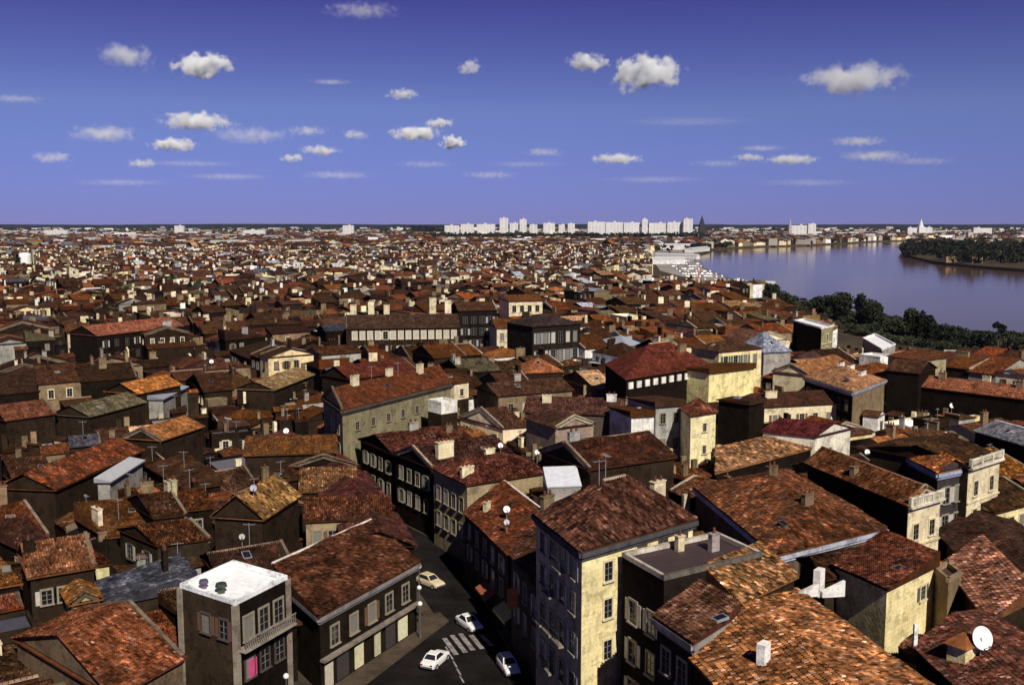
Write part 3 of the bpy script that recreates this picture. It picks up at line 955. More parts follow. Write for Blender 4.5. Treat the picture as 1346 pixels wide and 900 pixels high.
# more of the mid town seen between the landmarks
hero('house with red mottled roof and cream chimneys left of the big red roof', vis=545, F=(690, 541), Rt=(822, 545), z=12.5, depth=10, kind='gable', axis=0, rise=2.0, wall=(.10, .075, .06), roof=(0.078, 0.031, 0.023), chims=[(.2, .3, 1.3, 1.6, .6, 'cream'), (.85, .4, 1.1, 1.7, .6, 'white')])
hero('pinkish grey gable wall with one small dark window', vis=592, F=(730, 562), Rt=(780, 556), z=13, depth=9, kind='gable', axis=1, rise=1.6, wall=(0.30, 0.22, 0.18), roof='maroon', wins=[(0, 1, [9.5], .9, 1.5, 'plain', 'dark', .35, .65)])
hero('tan house with a shallow brown roof in front of the vivid orange roof', vis=520, F=(655, 520), Rt=(752, 512), z=12.5, depth=10, kind='gable', axis=0, rise=1.8, wall='tan', roof='brown', wins=[(0, 4, [9.2], 1, 1.5, ['plain', 'pale'], 'stone', .05, .95)], chims=[(.4, .5, 1.2, 1.4, .6)])
hero('amber roofed house with cream upper wall behind the three chimneys', vis=505, F=(1063, 492), Rt=(1118, 478), z=14, depth=8, kind='gable', axis=0, rise=1.8, wall='cream', roof=(0.338, 0.159, 0.074))
hero('red roofed house climbing behind the long khaki house', vis=500, F=(460, 498), Rt=(548, 486), z=13, depth=10, kind='gable', axis=0, rise=2.2, wall='brown', roof=(0.135, 0.039, 0.027))
hero('straw coloured roof patch left of the red climbing house', vis=515, F=(360, 512), Rt=(412, 492), z=12, depth=8, kind='gable', axis=0, rise=1.6, wall='brown', roof=(0.260, 0.150, 0.074))
hero('long amber roof stretching across the left town', vis=620, F=(322, 598), Rt=(440, 594), z=11, depth=9, kind='gable', axis=0, rise=1.8, wall='brown', roof=(0.156, 0.067, 0.029))
hero('second amber roof with bright lower tiles beside the khaki house', vis=650, F=(395, 646), Rt=(466, 643), z=9, depth=10, kind='gable', axis=0, rise=2.0, wall='brown', roof=(0.172, 0.075, 0.034), tiled=True)
hero('house with a green glazed khaki roof in the left town', vis=545, F=(118, 547), Rt=(190, 528), z=11.5, depth=8, kind='gable', axis=0, rise=1.7, wall='brown', roof=(0.132, 0.106, 0.063))
hero('orange roof with lit ridge between zinc lean-to and amber roof', vis=575, F=(212, 578), Rt=(266, 560), z=11.5, depth=7, kind='gable', axis=0, rise=1.7, wall='brown', roof=(0.334, 0.123, 0.057))
hero('brick red roof near the left margin of the town', vis=560, F=(8, 552), Rt=(72, 543), z=12, depth=9, kind='gable', axis=0, rise=2.0, wall='brown', roof=(0.146, 0.048, 0.027))

hero('dark roofed house filling the gap behind the street corner house', vis=760, world=[(-19.5, 112.5), (-11.3, 111.2), (-15.0, 123.6), (-22.5, 124.5)], z=8.2, kind='gable', axis=1, rise=1.5, wall='soot', roof=(0.066, 0.025, 0.019), tiled=True)
hero('narrow maroon roofed house on the left side of the street bend', vis=690, world=[(-24, 126), (-15.6, 125.5), (-21.5, 143), (-30, 143)], z=8.6, kind='gable', axis=1, rise=1.6, wall='soot', roof=(0.075, 0.023, 0.021), tiled=True)
hero('dark roofed house at the far left end of the street', vis=650, world=[(-33, 145), (-23, 145), (-33, 163), (-43, 162)], z=9.2, kind='gable', axis=1, rise=1.7, wall='soot', roof=(0.088, 0.028, 0.021), tiled=True)

# ------------------------------------------------------------------ plan of land and water
def inside(poly, x, y):
    r = False
    n = len(poly)
    j = n - 1
    for i in range(n):
        xi, yi = poly[i][0], poly[i][1]
        xj, yj = poly[j][0], poly[j][1]
        if (yi > y) != (yj > y) and x < (xj - xi) * (y - yi) / (yj - yi) + xi:
            r = not r
        j = i
    return r


g0 = lambda l: [(P(a, b).x, P(a, b).y) for a, b in l]
BANK = g0([(1700, 520), (1400, 466), (1346, 454), (1240, 434), (1130, 410), (1050, 395), (1005, 381), (960, 366), (925, 352), (912, 343), (915, 334),
           (940, 326), (1000, 323), (1060, 321.5), (1110, 319), (1150, 316.5), (1260, 314), (1700, 312.5)])
CITY = BANK + [(12000, 3400), (12000, 14000), (-12000, 14000), (-12000, -300), (260, -300)]
PROM = g0([(1186, 330), (1192, 335), (1230, 343.5), (1280, 348.5), (1346, 353.5), (1700, 372)]) + [(9000, 900), (9000, 2300)] + g0([(1700, 319.5), (1260, 320), (1200, 321.5), (1186, 325)])
RIVERSIDE = g0([(1098, 434), (1060, 412), (1020, 398), (1012, 380), (1050, 394), (1130, 409), (1240, 433), (1346, 453), (1700, 519), (1700, 570), (1400, 484), (1246, 470), (1180, 455)])
ESPL = g0([(852, 333), (880, 326), (912, 330), (913, 344), (925, 353), (960, 367), (1010, 383), (985, 384), (930, 372), (868, 356)])
STREET_R = [(4, 84), (2, 97), (-1.5, 113), (-5.5, 130), (-11, 140.5), (-17.5, 150), (-25, 162), (-42, 186)]
STREET_L = [(-47, 184), (-31, 160), (-20.5, 144), (-15.2, 124), (-10.3, 110.5), (-18.0, 95.0), (-28, 82), (-28, 60), (4, 60)]
STREET = STREET_R + STREET_L


def land_mesh(mb, poly, z, zlow, tint):
    from mathutils.geometry import tessellate_polygon
    tris = tessellate_polygon([[Vector((p[0], p[1], 0)) for p in poly]])
    for t in tris:
        pts = [Vector((poly[i][0], poly[i][1], z)) for i in t]
        if (pts[1] - pts[0]).cross(pts[2] - pts[0]).z < 0:
            pts = pts[::-1]
        mb.face(pts, tint)
    for i in range(len(poly)):
        a, b = poly[i], poly[(i + 1) % len(poly)]
        mb.face([(a[0], a[1], zlow), (b[0], b[1], zlow), (b[0], b[1], z), (a[0], a[1], z)], tint)


def ground_material(name, c0, c1, sc):
    m, n, b = new_mat(name)
    pos = N(n, 'ShaderNodeNewGeometry').outputs['Position']
    f = ramp(n, noise_tex(n, pos, sc, 5.0, 0.7), 0.35, 0.65, 0, 1)
    c = mixc(n, f, c0, c1)
    f2 = ramp(n, noise_tex(n, pos, sc * 14, 3.0, 0.7), 0.3, 0.7, 0.75, 1.2)
    n.links.new(scale_col(n, c, f2), b.inputs['Base Color'])
    b.inputs['Roughness'].default_value = 0.95
    b.inputs['Specular IOR Level'].default_value = 0.0
    return m


M_GROUND = ground_material('town_ground', (0.045, 0.036, 0.028, 1), (0.085, 0.066, 0.048, 1), 0.05)
M_ASPH = ground_material('asphalt', (0.009, 0.008, 0.008, 1), (0.022, 0.019, 0.018, 1), 0.25)
M_PAVE = ground_material('pavement_stone', (0.055, 0.040, 0.030, 1), (0.10, 0.075, 0.055, 1), 0.4)
M_MARK = ground_material('worn_road_paint', (0.10, 0.09, 0.09, 1), (0.40, 0.36, 0.35, 1), 1.1)
M_QUAY = ground_material('quay_paving', (0.20, 0.18, 0.17, 1), (0.36, 0.34, 0.33, 1), 0.03)
M_HILL = ground_material('wooded_hills', (0.010, 0.012, 0.020, 1), (0.016, 0.019, 0.028, 1), 0.004)  # blueing by distance is put into the hill colour

mb = MB()
land_mesh(mb, CITY, 0.0, -6, (1, 1, 1))
land_mesh(mb, PROM, 0.0, -6, (1, 1, 1))
tag(mb.build('ground', M_GROUND), kind='structure')

m, n, b = new_mat('river_water')
pos = N(n, 'ShaderNodeNewGeometry').outputs['Position']
mp = N(n, 'ShaderNodeMapping')
mp.inputs['Scale'].default_value = (0.05, 0.11, 0.1)
n.links.new(pos, mp.inputs[0])
bp = N(n, 'ShaderNodeBump')
bp.inputs['Strength'].default_value = 0.055
bp.inputs['Distance'].default_value = 1.0
n.links.new(noise_tex(n, mp.outputs[0], 2.0, 4.0, 0.6), bp.inputs['Height'])
# muddy water: its own brown shows where one looks down on it, the sky where one looks along it
n.nodes.remove(b)
dif = N(n, 'ShaderNodeBsdfDiffuse')
n.links.new(mixc(n, ramp(n, noise_tex(n, pos, 0.004, 3.0), .35, .65, 0, 1), (0.105, 0.068, 0.055, 1), (0.15, 0.092, 0.070, 1)), dif.inputs[0])
glo = N(n, 'ShaderNodeBsdfGlossy')
glo.inputs['Roughness'].default_value = 0.07
glo.inputs['Color'].default_value = (1.0, 0.93, 0.83, 1)
n.links.new(bp.outputs[0], glo.inputs['Normal'])
lw = N(n, 'ShaderNodeLayerWeight')
lw.inputs[0].default_value = 0.5
fr_ = ramp(n, lw.outputs['Facing'], 0.84, 0.97, 0.15, 0.82)
mx = N(n, 'ShaderNodeMixShader')
n.links.new(fr_, mx.inputs[0])
n.links.new(dif.outputs[0], mx.inputs[1])
n.links.new(glo.outputs[0], mx.inputs[2])
n.links.new(mx.outputs[0], n.nodes['Material Output'].inputs[0])
M_WATER = m
mb = MB()
mb.face([(0, 150, -3), (12000, 150, -3), (12000, 6000, -3), (0, 6000, -3)], (1, 1, 1))
tag(mb.build('water', M_WATER), kind='structure')

# low hills that close the horizon
mb = MB()
nx = 160
prev = None
for i in range(nx + 1):
    x = -9000 + 18000 * i / nx
    hh = 38 + 9 * mnoise.noise(Vector((x * 0.0006, 3.1, 0))) + 4 * mnoise.noise(Vector((x * 0.006, 7.7, 0)))
    col = [(x, 9000 + 400 * k, z) for k, z in ((0, -2), (1, hh * .6), (2, hh), (4, hh * .7), (6, -2))]
    if prev:
        for k in range(4):
            mb.face([prev[k], col[k], col[k + 1], prev[k + 1]], (1, 1, 1))
    prev = col
tag(mb.build('hills', M_HILL, smooth=True), kind='structure')

# ------------------------------------------------------------------ street
def strip(line, w0, w1, z):
    """a band beside a polyline, between offsets w0 and w1 to its left"""
    pts = [Vector((p[0], p[1], 0)) for p in line]
    res = []
    for i, p in enumerate(pts):
        d = (pts[min(i + 1, len(pts) - 1)] - pts[max(i - 1, 0)]).normalized()
        nn = Vector((-d.y, d.x, 0))
        res.append((zv(p + nn * w0, z), zv(p + nn * w1, z)))
    return res


mb = MB()
from mathutils.geometry import tessellate_polygon
for t in tessellate_polygon([[Vector((p[0], p[1], 0)) for p in STREET]]):
    pts = [Vector((STREET[i][0], STREET[i][1], 0.004)) for i in t]
    if (pts[1] - pts[0]).cross(pts[2] - pts[0]).z < 0:
        pts = pts[::-1]
    mb.face(pts, (1, 1, 1))
tag(mb.build('road', M_ASPH), kind='structure')
mb = MB()
for line, w in ((STREET_R[1:], 1.5), (STREET_L[:6], 1.5)):
    st = strip(line, 0.0, w, 0.13)
    for (a0, a1), (b0, b1) in zip(st, st[1:]):
        mb.face([a0, b0, b1, a1], (1, 1, 1))
        mb.face([zv(a1, 0), a1, b1, zv(b1, 0)], (1, 1, 1))
        mb.face([zv(a1, 0), zv(b1, 0), b1, a1], (1, 1, 1))
pv = [(-18.0, 95.0), (-10.3, 110.5), (-8.4, 111.5), (-7.2, 109), (-14.2, 93.6), (-23, 80), (-28, 82)]
top = [Vector((x, y, 0.125)) for x, y in pv]
mb.face(top[::-1], (1, 1, 1))
for i in range(len(top)):
    a, b_ = top[i], top[(i + 1) % len(top)]
    mb.face([zv(b_, 0), zv(a, 0), a, b_], (1, 1, 1))
tag(mb.build('pavement', M_PAVE), kind='structure')
SD = Vector((-0.30, 0.954, 0)).normalized()        # direction of the street
SN = Vector((SD.y, -SD.x, 0))
mb = MB()
for k, (tx, ty, bx_, by_) in enumerate(((584, 838, 600, 860), (594, 834, 612, 857), (605, 832, 622, 854), (619, 834, 634, 852), (632, 833, 646, 848))):
    a, b_ = P(tx, ty, 0.008), P(bx_, by_, 0.008)
    q = SN * 0.27
    mb.face([b_ - q, b_ + q, a + q, a - q], (1, 1, 1))
for px, py in ((593, 862), (598, 872), (603, 882), (607, 892), (588, 853)):
    a = P(px, py, 0.008)
    mb.face([a - SN * .09 - SD * .8, a + SN * .09 - SD * .8, a + SN * .09 + SD * .8, a - SN * .09 + SD * .8], (1, 1, 1))
tag(mb.build('road_markings', M_MARK), kind='structure')


# ------------------------------------------------------------------ build the surveyed buildings
GROUP = 'tile roofed houses of the old town'


def panel(root, s, edge, tint, z0, z1, name, off=0.03):
    a, b_ = s.c[edge], s.c[(edge + 1) % 4]
    d = (b_ - a).normalized()
    o_ = Vector((d.y, -d.x, 0))
    c = (a + b_) / 2 + o_ * (off / 2 - .01)
    mb = MB()
    mb.box((c.x, c.y), (d.x, d.y), (b_ - a).length, off + .02, z0, z1, tint)
    return mb.build(name, M_WALL, root, root.location)


def edge_u(s, edge, p):
    a, b_ = s.c[edge], s.c[(edge + 1) % 4]
    return (Vector((p.x, p.y, 0)) - a).dot(b_ - a) / (b_ - a).length_squared


def awning_part(root, s, edge, u, wdt, z, tint, name='awning', out_=1.3, drop=0.7):
    a, b_ = s.c[edge], s.c[(edge + 1) % 4]
    d = (b_ - a).normalized()
    o_ = Vector((d.y, -d.x, 0))
    p = a.lerp(b_, u)
    l, r = p - d * wdt / 2, p + d * wdt / 2
    mb = MB()
    A, B_ = zv(l, z), zv(r, z)
    C, D = zv(r + o_ * out_, z - drop), zv(l + o_ * out_, z - drop)
    k = 10
    for i in range(k):
        t = tint if i % 2 else tuple(x * .88 for x in tint)
        f0, f1 = i / k, (i + 1) / k
        mb.face([D.lerp(C, f0), D.lerp(C, f1), A.lerp(B_, f1), A.lerp(B_, f0)], t)
        mb.face([D.lerp(C, f0) - Vector((0, 0, .3)), D.lerp(C, f1) - Vector((0, 0, .3)), D.lerp(C, f1), D.lerp(C, f0)], t)
    return mb.build(name, M_PLAIN, root, root.location)


def balustrade(root, s, edge, z, tint):
    a, b_ = s.c[edge], s.c[(edge + 1) % 4]
    d = (b_ - a).normalized()
    o_ = Vector((d.y, -d.x, 0))
    L = (b_ - a).length
    mb = MB()
    c = (a + b_) / 2 + o_ * 0.30
    mb.box((c.x, c.y), (d.x, d.y), L + .3, .62, z - .25, z, tint)
    mb.box((c.x, c.y), (d.x, d.y), L + .3, .30, z + .82, z + .98, tint)
    nb = max(4, int(L / .28))
    for i in range(nb):
        p = a + d * (L * (i + .5) / nb) + o_ * .30
        mb.cyl((p.x, p.y), .085, .085, z, z + .82, tint, 6)
    for i in range(4):
        p = a + d * (L * i / 3) + o_ * .30
        mb.box((p.x, p.y), (d.x, d.y), .34, .34, z, z + 1.08, tint)
    return mb.build('balustrade', M_WALL, root, root.location)


for s in HEROES:
    kw = dict(s.kw)
    front, dentil, darkleft = kw.pop('front', None), kw.pop('dentil', 0), kw.pop('darkleft', 0)
    balc, shops = kw.pop('balcony', 0), kw.pop('shops', 0)
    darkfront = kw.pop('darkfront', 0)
    lowdark = kw.pop('lowdark', 0)
    if kw.get('rmat') == 'metal':
        kw['rmat'] = M_METAL
    if kw.get('tiled') and s.ctr.y > 175:
        kw['tsize'] = kw.get('tsize', 1.0) * 1.25
    root = build_house(s, s.name, s.label, s.cat, GROUP if s.cat == 'house' else None, **kw)
    for wn in s.wins:
        e, nc, rows, ww, hh, st, trim, u0, u1 = wn
        facade(root, s, e, nc, rows, ww, hh, st, trim, u0, u1)
    for ch in s.chims:
        u, v, h, sx, sy = ch[:5]
        chimney_at(root, s, u, v, h, sx, sy, WALLS[ch[5]] if len(ch) > 5 else None, max(1, int(sx / .6)))
    if s.aerial:
        for k in range(2):
            u, v = R.uniform(.3, .7), R.uniform(.4, .6)
            p = q_at(s.c, u, v)
            aerial_part(root, (p.x, p.y), roof_z(s, u, v) - .1, 2.6, root.location)
    if front:
        wl, nc, rows = front
        panel(root, s, 0, WALLS[wl], 0, s.z - .2, 'front_wall')
        for z in rows:
            for k in range(nc):
                o = put_window(root, s, 0, (k + .5) / nc, z, 1.05, 1.8, 'plain', 'cream')
                d = (s.c[1] - s.c[0]).normalized()
                o.location += Vector((d.y, -d.x, 0)) * 0.035
        mbx = MB()
        a, b_ = s.c[0], s.c[1]
        d = (b_ - a).normalized()
        for z in [r - .75 for r in rows[:-1]]:
            c = (a + b_) / 2 + Vector((d.y, -d.x, 0)) * .12
            mbx.box((c.x, c.y), (d.x, d.y), (b_ - a).length + .1, .2, z, z + .2, WALLS['cream'])
        mbx.build('string_course', M_WALL, root, root.location)
        if wl == 'cream':
            balustrade(root, s, 0, s.z - .1, (0.74, 0.68, 0.54))
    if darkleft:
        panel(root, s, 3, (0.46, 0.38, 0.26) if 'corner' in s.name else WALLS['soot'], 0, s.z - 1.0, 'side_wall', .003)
    if lowdark:
        for e_ in (0, 1, 3):
            panel(root, s, e_, WALLS['brown'], 0, lowdark, 'lower_wall', .02)
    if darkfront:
        panel(root, s, 0, (.013, .0095, .008), 0, s.z - .4, 'front_wall', .003)  # shade of this face painted on as a near-black panel
    if s.kind == 'gable' and R.random() < .45:
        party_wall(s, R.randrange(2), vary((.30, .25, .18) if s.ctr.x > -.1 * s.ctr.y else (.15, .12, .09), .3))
    if s.kind != 'flat' and s.ctr.length < 260 and R.random() < .5:
        skylight(s, R.uniform(.25, .75), R.uniform(.35, .65))
    if dentil:
        a, b_ = s.c[0], s.c[1]
        d = (b_ - a).normalized()
        o_ = Vector((d.y, -d.x, 0))
        for i in range(dentil):
            p = a.lerp(b_, (i + .5) / dentil) + o_ * .12
            mbx = MB()
            mbx.box((p.x, p.y), (d.x, d.y), 1.25, .24, s.z - 2.0, s.z - .75, (0.86, 0.83, 0.76))
            mbx.build('eave_block', M_WALL, root, root.location)
    if balc:
        a, b_ = s.c[0], s.c[1]
        d = (b_ - a).normalized()
        o_ = Vector((d.y, -d.x, 0))
        c = (a + b_) / 2 + o_ * .5
        mbx = MB()
        L = (b_ - a).length
        mbx.box((c.x, c.y), (d.x, d.y), L, 1.0, 8.0, 8.2, (0.34, 0.29, 0.24))
        c2 = (a + b_) / 2 + o_ * .95
        mbx.box((c2.x, c2.y), (d.x, d.y), L, .08, 9.1, 9.18, (0.30, 0.27, 0.24))
        for i in range(26):
            p = a + d * (L * (i + .5) / 26) + o_ * .95
            mbx.box((p.x, p.y), (d.x, d.y), .05, .05, 8.2, 9.1, (0.22, 0.20, 0.19))
        mbx.build('balcony', M_WALL, root, root.location)
        mbx = MB()                       # corner pilaster, lighter stone
        for i in (0, 1, 3):
            p = s.c[i]
            mbx = MB()
            mbx.box((p.x, p.y), (d.x, d.y), .5, .5, 0, s.z - .31, (0.30, 0.25, 0.20))
            mbx.build('corner_stone', M_WALL, root, root.location)
        mbx = MB()
        p = a.lerp(b_, .28) + o_ * .06
        mbx.box((p.x, p.y), (d.x, d.y), 1.0, .08, 5.0, 6.6, (0.62, 0.07, 0.22))
        mbx.build('sign', M_PLAIN, root, root.location)
    if shops:
        a, b_ = s.c[0], s.c[1]
        d = (b_ - a).normalized()
        o_ = Vector((d.y, -d.x, 0))
        L = (b_ - a).length
        mbx = MB()
        c = (a + b_) / 2 + o_ * .3
        mbx.box((c.x, c.y), (d.x, d.y), L + .2, .6, 3.25, 3.5, (0.24, 0.20, 0.17))
        mbx.build('string_course', M_WALL, root, root.location)
        for u, wd, tint in ((.07, 1.2, (.55, .5, .40)), (.36, 1.4, (.66, .62, .40)), (.55, 1.0, (.5, .47, .32)), (.83, 1.7, (.70, .68, .46)), (.2, 1.8, (.05, .04, .04)), (.69, 1.6, (.05, .04, .04))):  # pale fronts carry the light on them in their colour
            p = a.lerp(b_, u) + o_ * .05
            mbx = MB()
            mbx.box((p.x, p.y), (d.x, d.y), wd, .12, 0.3, 2.7, tint)
            mbx.box((p.x + o_.x * .03, p.y + o_.y * .03), (d.x, d.y), wd + .3, .16, 2.703, 3.0, (.10, .08, .07))
            mbx.build('shop_front', M_PLAIN, root, root.location)
    if 'awning' in s.label:
        awning_part(root, s, 3, edge_u(s, 3, P(656, 808, 2.4)), 4.2, 3.1, (0.62, 0.58, 0.20))
        awning_part(root, s, 3, edge_u(s, 3, P(628, 778, 2.6)), 4.2, 3.1, (0.36, 0.11, 0.05))
    if 'hanging sign' in s.label:
        u = edge_u(s, 3, P(694, 776, 7))
        a, b_ = s.c[3], s.c[0]
        d = (b_ - a).normalized()
        o_ = Vector((d.y, -d.x, 0))
        p = a.lerp(b_, min(.9, max(.1, u))) + o_ * .65
        mbx = MB()
        mbx.box((p.x, p.y), (o_.x, o_.y), 1.1, .12, 5.2, 7.4, (0.62, 0.20, 0.05))
        mbx.build('hanging_sign', M_PLAIN, root, root.location)
    if 'mottled orange canal' in s.label:
        def stack(px, py, z, sx, sy, h, tint, nm='chimney'):
            p = P(px, py, z)
            e = (s.c[1] - s.c[0]).normalized()
            return chimney_part(root, s, (p.x, p.y), z - .4, (e.x, e.y), sx, sy, h + .4, tint, root.location, 0, False, nm)
        W_ = (0.86, 0.84, 0.80)
        stack(1003, 876, 14.6, .95, .6, 1.75, W_)
        stack(1076, 776, 14.2, 1.0, .6, 1.9, W_)
        e = (s.c[1] - s.c[0]).normalized()
        for px, sg in ((1061, -1), (1096, 1)):
            p = P(px, 780, 14.2)
            mbx = MB()
            ex = Vector((1, .15, 0)).normalized()
            q = [zv(p - ex * 1.0, 13.9), zv(p + ex * 1.0, 13.9)]
            if sg < 0:
                fr = [q[0], q[1], q[1] + Vector((0, 0, 1.1)), q[0] + Vector((0, 0, .25))]
            else:
                fr = [q[0], q[1], q[1] + Vector((0, 0, 1.35)), q[0] + Vector((0, 0, .5))]
            th = Vector((-ex.y, ex.x, 0)) * .35
            bk = [x + th for x in fr]
            mbx.face(fr, W_)
            mbx.face(bk[::-1], W_)
            for i in range(4):
                j = (i + 1) % 4
                mbx.face([fr[j], fr[i], bk[i], bk[j]], W_)
            mbx.build('gable_parapet', M_WALL, root, root.location)
    if 'satellite dish' in s.label:
        p = P(1203, 838, 13.8)
        chimney_part(root, s, (p.x, p.y), 13.0, (1, 0), .28, .28, 1.9, (.85, .84, .82), root.location, 0, False, 'flue')
        p = P(1266, 858, 13.9)
        mbx = MB()
        e = Vector((.8, .6, 0))
        mbx.box((p.x, p.y), (e.x, e.y), 2.0, 1.4, 13.0, 14.7, WALLS['yellow'])
        mbx.build('dormer', M_WALL, root, root.location)
        mbx = MB()
        mbx.box((p.x, p.y), (e.x, e.y), 2.5, 1.9, 14.705, 15.3, (0.2, .07, .03), 0, .35)
        mbx.build('dormer_roof', M_ROOF, root, root.location)
    if 'flat white roof terrace' in s.label:
        for (px, py, r, h, tint) in ((268, 772, .45, .75, (.12, .10, .16)), (291, 778, .55, .85, (.05, .07, .045))):
            p = P(px, py, s.z - .3)
            mbx = MB()
            mbx.cyl((p.x, p.y), r * .6, r * .6, s.z - .34, s.z + h - .6, tint, 10)
            mbx.cyl((p.x, p.y), r, r * .85, s.z + h - .597, s.z + h - .3, tint, 10)
            mbx.build('roof_vent', M_METAL, root, root.location)
    if 'big worn brown roof' in s.label:
        pass


# pyramid of white glass that lights a stair, on the tan rubble house's neighbour
c = P(742, 634, 12.2)
s = make_spec([(c.x - 2.2, c.y - 2), (c.x + 2.0, c.y - 1.4), (c.x + 1.6, c.y + 2.4), (c.x - 2.6, c.y + 1.8)], 12.2, 'shed', 0, 1.6, 'grey', (0.80, 0.82, 0.90), 0.1, 8.0)
s.hero, s.vis, s.mark, s.label = True, 640, 'the white glazed roof', 'x'
build_house(s, 'rooftop_studio', 'small rooftop studio with a tilted white glazed roof near the tan rubble house', 'studio', rmat=M_METAL)
HEROES.append(s)


# ------------------------------------------------------------------ the rest of the town: blocks, streets and lots
TH = math.radians(33)
cT, sT = math.cos(TH), math.sin(TH)


def warp(u, v):
    x, y = u * cT - v * sT, u * sT + v * cT
    dx = 30 * mnoise.noise(Vector((x * .0042, y * .0042, 1.3))) + 7 * mnoise.noise(Vector((x * .017, y * .017, 5.3)))
    dy = 30 * mnoise.noise(Vector((x * .0042, y * .0042, 8.9))) + 7 * mnoise.noise(Vector((x * .017, y * .017, 2.1)))
    return Vector((x + dx, y + dy, 0))


def in_view(x, y, mar=70):
    return y > 30 and abs(x) < 0.514 * y * 1.10 + mar


LOTS = []


def split(u0, u1, v0, v1, coarse):
    c = warp((u0 + u1) / 2, (v0 + v1) / 2)
    rad = 0.72 * max(u1 - u0, v1 - v0) + 40
    if c.y + rad < 40 or abs(c.x) > 0.514 * 1.10 * (c.y + rad) + rad + 30:
        return
    dist = c.length
    if dist - rad > LIMIT:
        return
    W, D = u1 - u0, v1 - v0
    lim = 62 if not coarse else 90
    if W <= lim and D <= lim * .72:
        block(u0, u1, v0, v1, coarse)
        return
    f = R.uniform(.38, .62)
    big = max(W, D)
    st = 12 if big > 420 else (7.5 if big > 160 else 4.5)
    if coarse:
        st *= 1.3
    if W > D * 1.15:
        m_ = u0 + W * f
        split(u0, m_ - st / 2, v0, v1, coarse)
        split(m_ + st / 2, u1, v0, v1, coarse)
    else:
        m_ = v0 + D * f
        split(u0, u1, v0, m_ - st / 2, coarse)
        split(u0, u1, m_ + st / 2, v1, coarse)


def block(u0, u1, v0, v1, coarse):
    W, D = u1 - u0, v1 - v0
    if W < 5 or D < 5:
        return
    swap = D > W
    if swap:
        W, D = D, W
    base_h = R.uniform(9.3, 11.8)
    k = 1.0 if not coarse else 1.7
    rows = [(0, D)] if D < 20 * k else ([(0, D * .5), (D * .5, D)] if D < 34 * k else [(0, 14 * k), (14 * k, D - 14 * k), (D - 14 * k, D)])
    for ri, (a, b_) in enumerate(rows):
        x = 0
        while x < W - 3:
            wd = R.uniform(4.6, 10) * k
            if W - x - wd < 5 * k:
                wd = W - x
            inner = len(rows) == 3 and ri == 1
            if not (inner and R.random() < .25):
                back = 0 if inner else R.uniform(0, 2.5)
                aa, bb = (a, b_ - back) if ri == 0 else (a + back, b_)
                q = [(x, aa), (x + wd, aa), (x + wd, bb), (x, bb)]
                if swap:
                    q = [(p[1], p[0]) for p in q][::-1]
                hgt = base_h + R.gauss(0, 1.0) - (2.5 if inner else 0)
                LOTS.append(([(u0 + p[0], v0 + p[1]) for p in q], max(4.5, hgt), coarse, swap))
            x += wd


LIMIT = 1500
split(-1700, 1900, -700, 2100, False)
NEAR_LOTS = LOTS
LOTS = []
LIMIT = 4300
split(-4800, 4800, -2000, 5600, True)
FAR_LOTS = [l for l in LOTS if warp(*l[0][0]).length > 1480]
LOTS = NEAR_LOTS + FAR_LOTS

HPOLY = [[(p.x, p.y) for p in s.c] for s in HEROES]
HBOX = [(min(p[0] for p in q), max(p[0] for p in q), min(p[1] for p in q), max(p[1] for p in q)) for q in HPOLY]


def hits_hero(c):
    xs = [p.x for p in c]
    ys = [p.y for p in c]
    bx0, bx1, by0, by1 = min(xs), max(xs), min(ys), max(ys)
    cc = [(p.x, p.y) for p in c]
    for q, hb in zip(HPOLY, HBOX):
        if hb[1] < bx0 or hb[0] > bx1 or hb[3] < by0 or hb[2] > by1:
            continue
        for i in range(5):
            for j in range(5):
                p = q_at(c, .04 + .23 * i, .04 + .23 * j)
                if inside(q, p.x, p.y):
                    return True
        for i in range(3):
            for j in range(3):
                F, Rr, B_, L_ = q
                u, v = .02 + .48 * i, .02 + .48 * j
                x = (F[0] * (1 - u) + Rr[0] * u) * (1 - v) + (L_[0] * (1 - u) + B_[0] * u) * v
                y = (F[1] * (1 - u) + Rr[1] * u) * (1 - v) + (L_[1] * (1 - u) + B_[1] * u) * v
                if inside(cc, x, y):
                    return True
    return False


TANK = P(33, 349)


def bad_ground(c):
    for p in list(c) + [sum(c, Vector()) / 4]:
        if not inside(CITY, p.x, p.y) and not inside(PROM, p.x, p.y):
            return True
        if inside(RIVERSIDE, p.x, p.y) or inside(ESPL, p.x, p.y) or inside(STREET, p.x, p.y):
            return True
        if inside(PROM, p.x, p.y) and p.y < 1900:
            return True
        a_, b2, _ = S(zv(p, 0))
        if a_ > 1225 and 400 < b2 < 477:
            return True
        if (p.x - TANK.x) ** 2 + (p.y - TANK.y) ** 2 < 260:
            return True
        if p.y < 62:
            return True
    cc = [(p.x, p.y) for p in c]
    return any(inside(cc, *q) for q in STREET)


# what the surveyed buildings must leave visible: x range, lowest visible row, distance
PROT = []
for s in HEROES:
    xs, ys = [], []
    for p in s.c:
        for z in (s.z, s.z + (s.rise if s.kind != 'flat' else 0)):
            a, b_, _ = S(zv(p, z))
            xs.append(a)
            ys.append(b_)
    y_need = s.vis or max(ys)
    if s.vis and s.vis < 720 and not s.wins and not s.kw.get('front') and 'wall' not in s.label:
        y_need = min(y_need, max(S(zv(p, s.z))[1] for p in s.c) + 4)
    PROT.append((min(xs), max(xs), min(ys), y_need, min(p.y for p in s.c)))
PROT.append((470, 560, 600, 770, 175))
PROT.append((18, 48, 325, 351, 1075))
PROT.append((1238, 1360, 455, 472, 352))
PROT.append((1098, 1360, 400, 467, 402))
PROT.append((985, 1050, 375, 398, 600))
PROT.append((1050, 1100, 385, 414, 500))
PROT.append((856, 985, 326, 368, 1330))
PROT.append((915, 1060, 318, 372, 1000))
PROT.append((545, 700, 700, 905, 125))
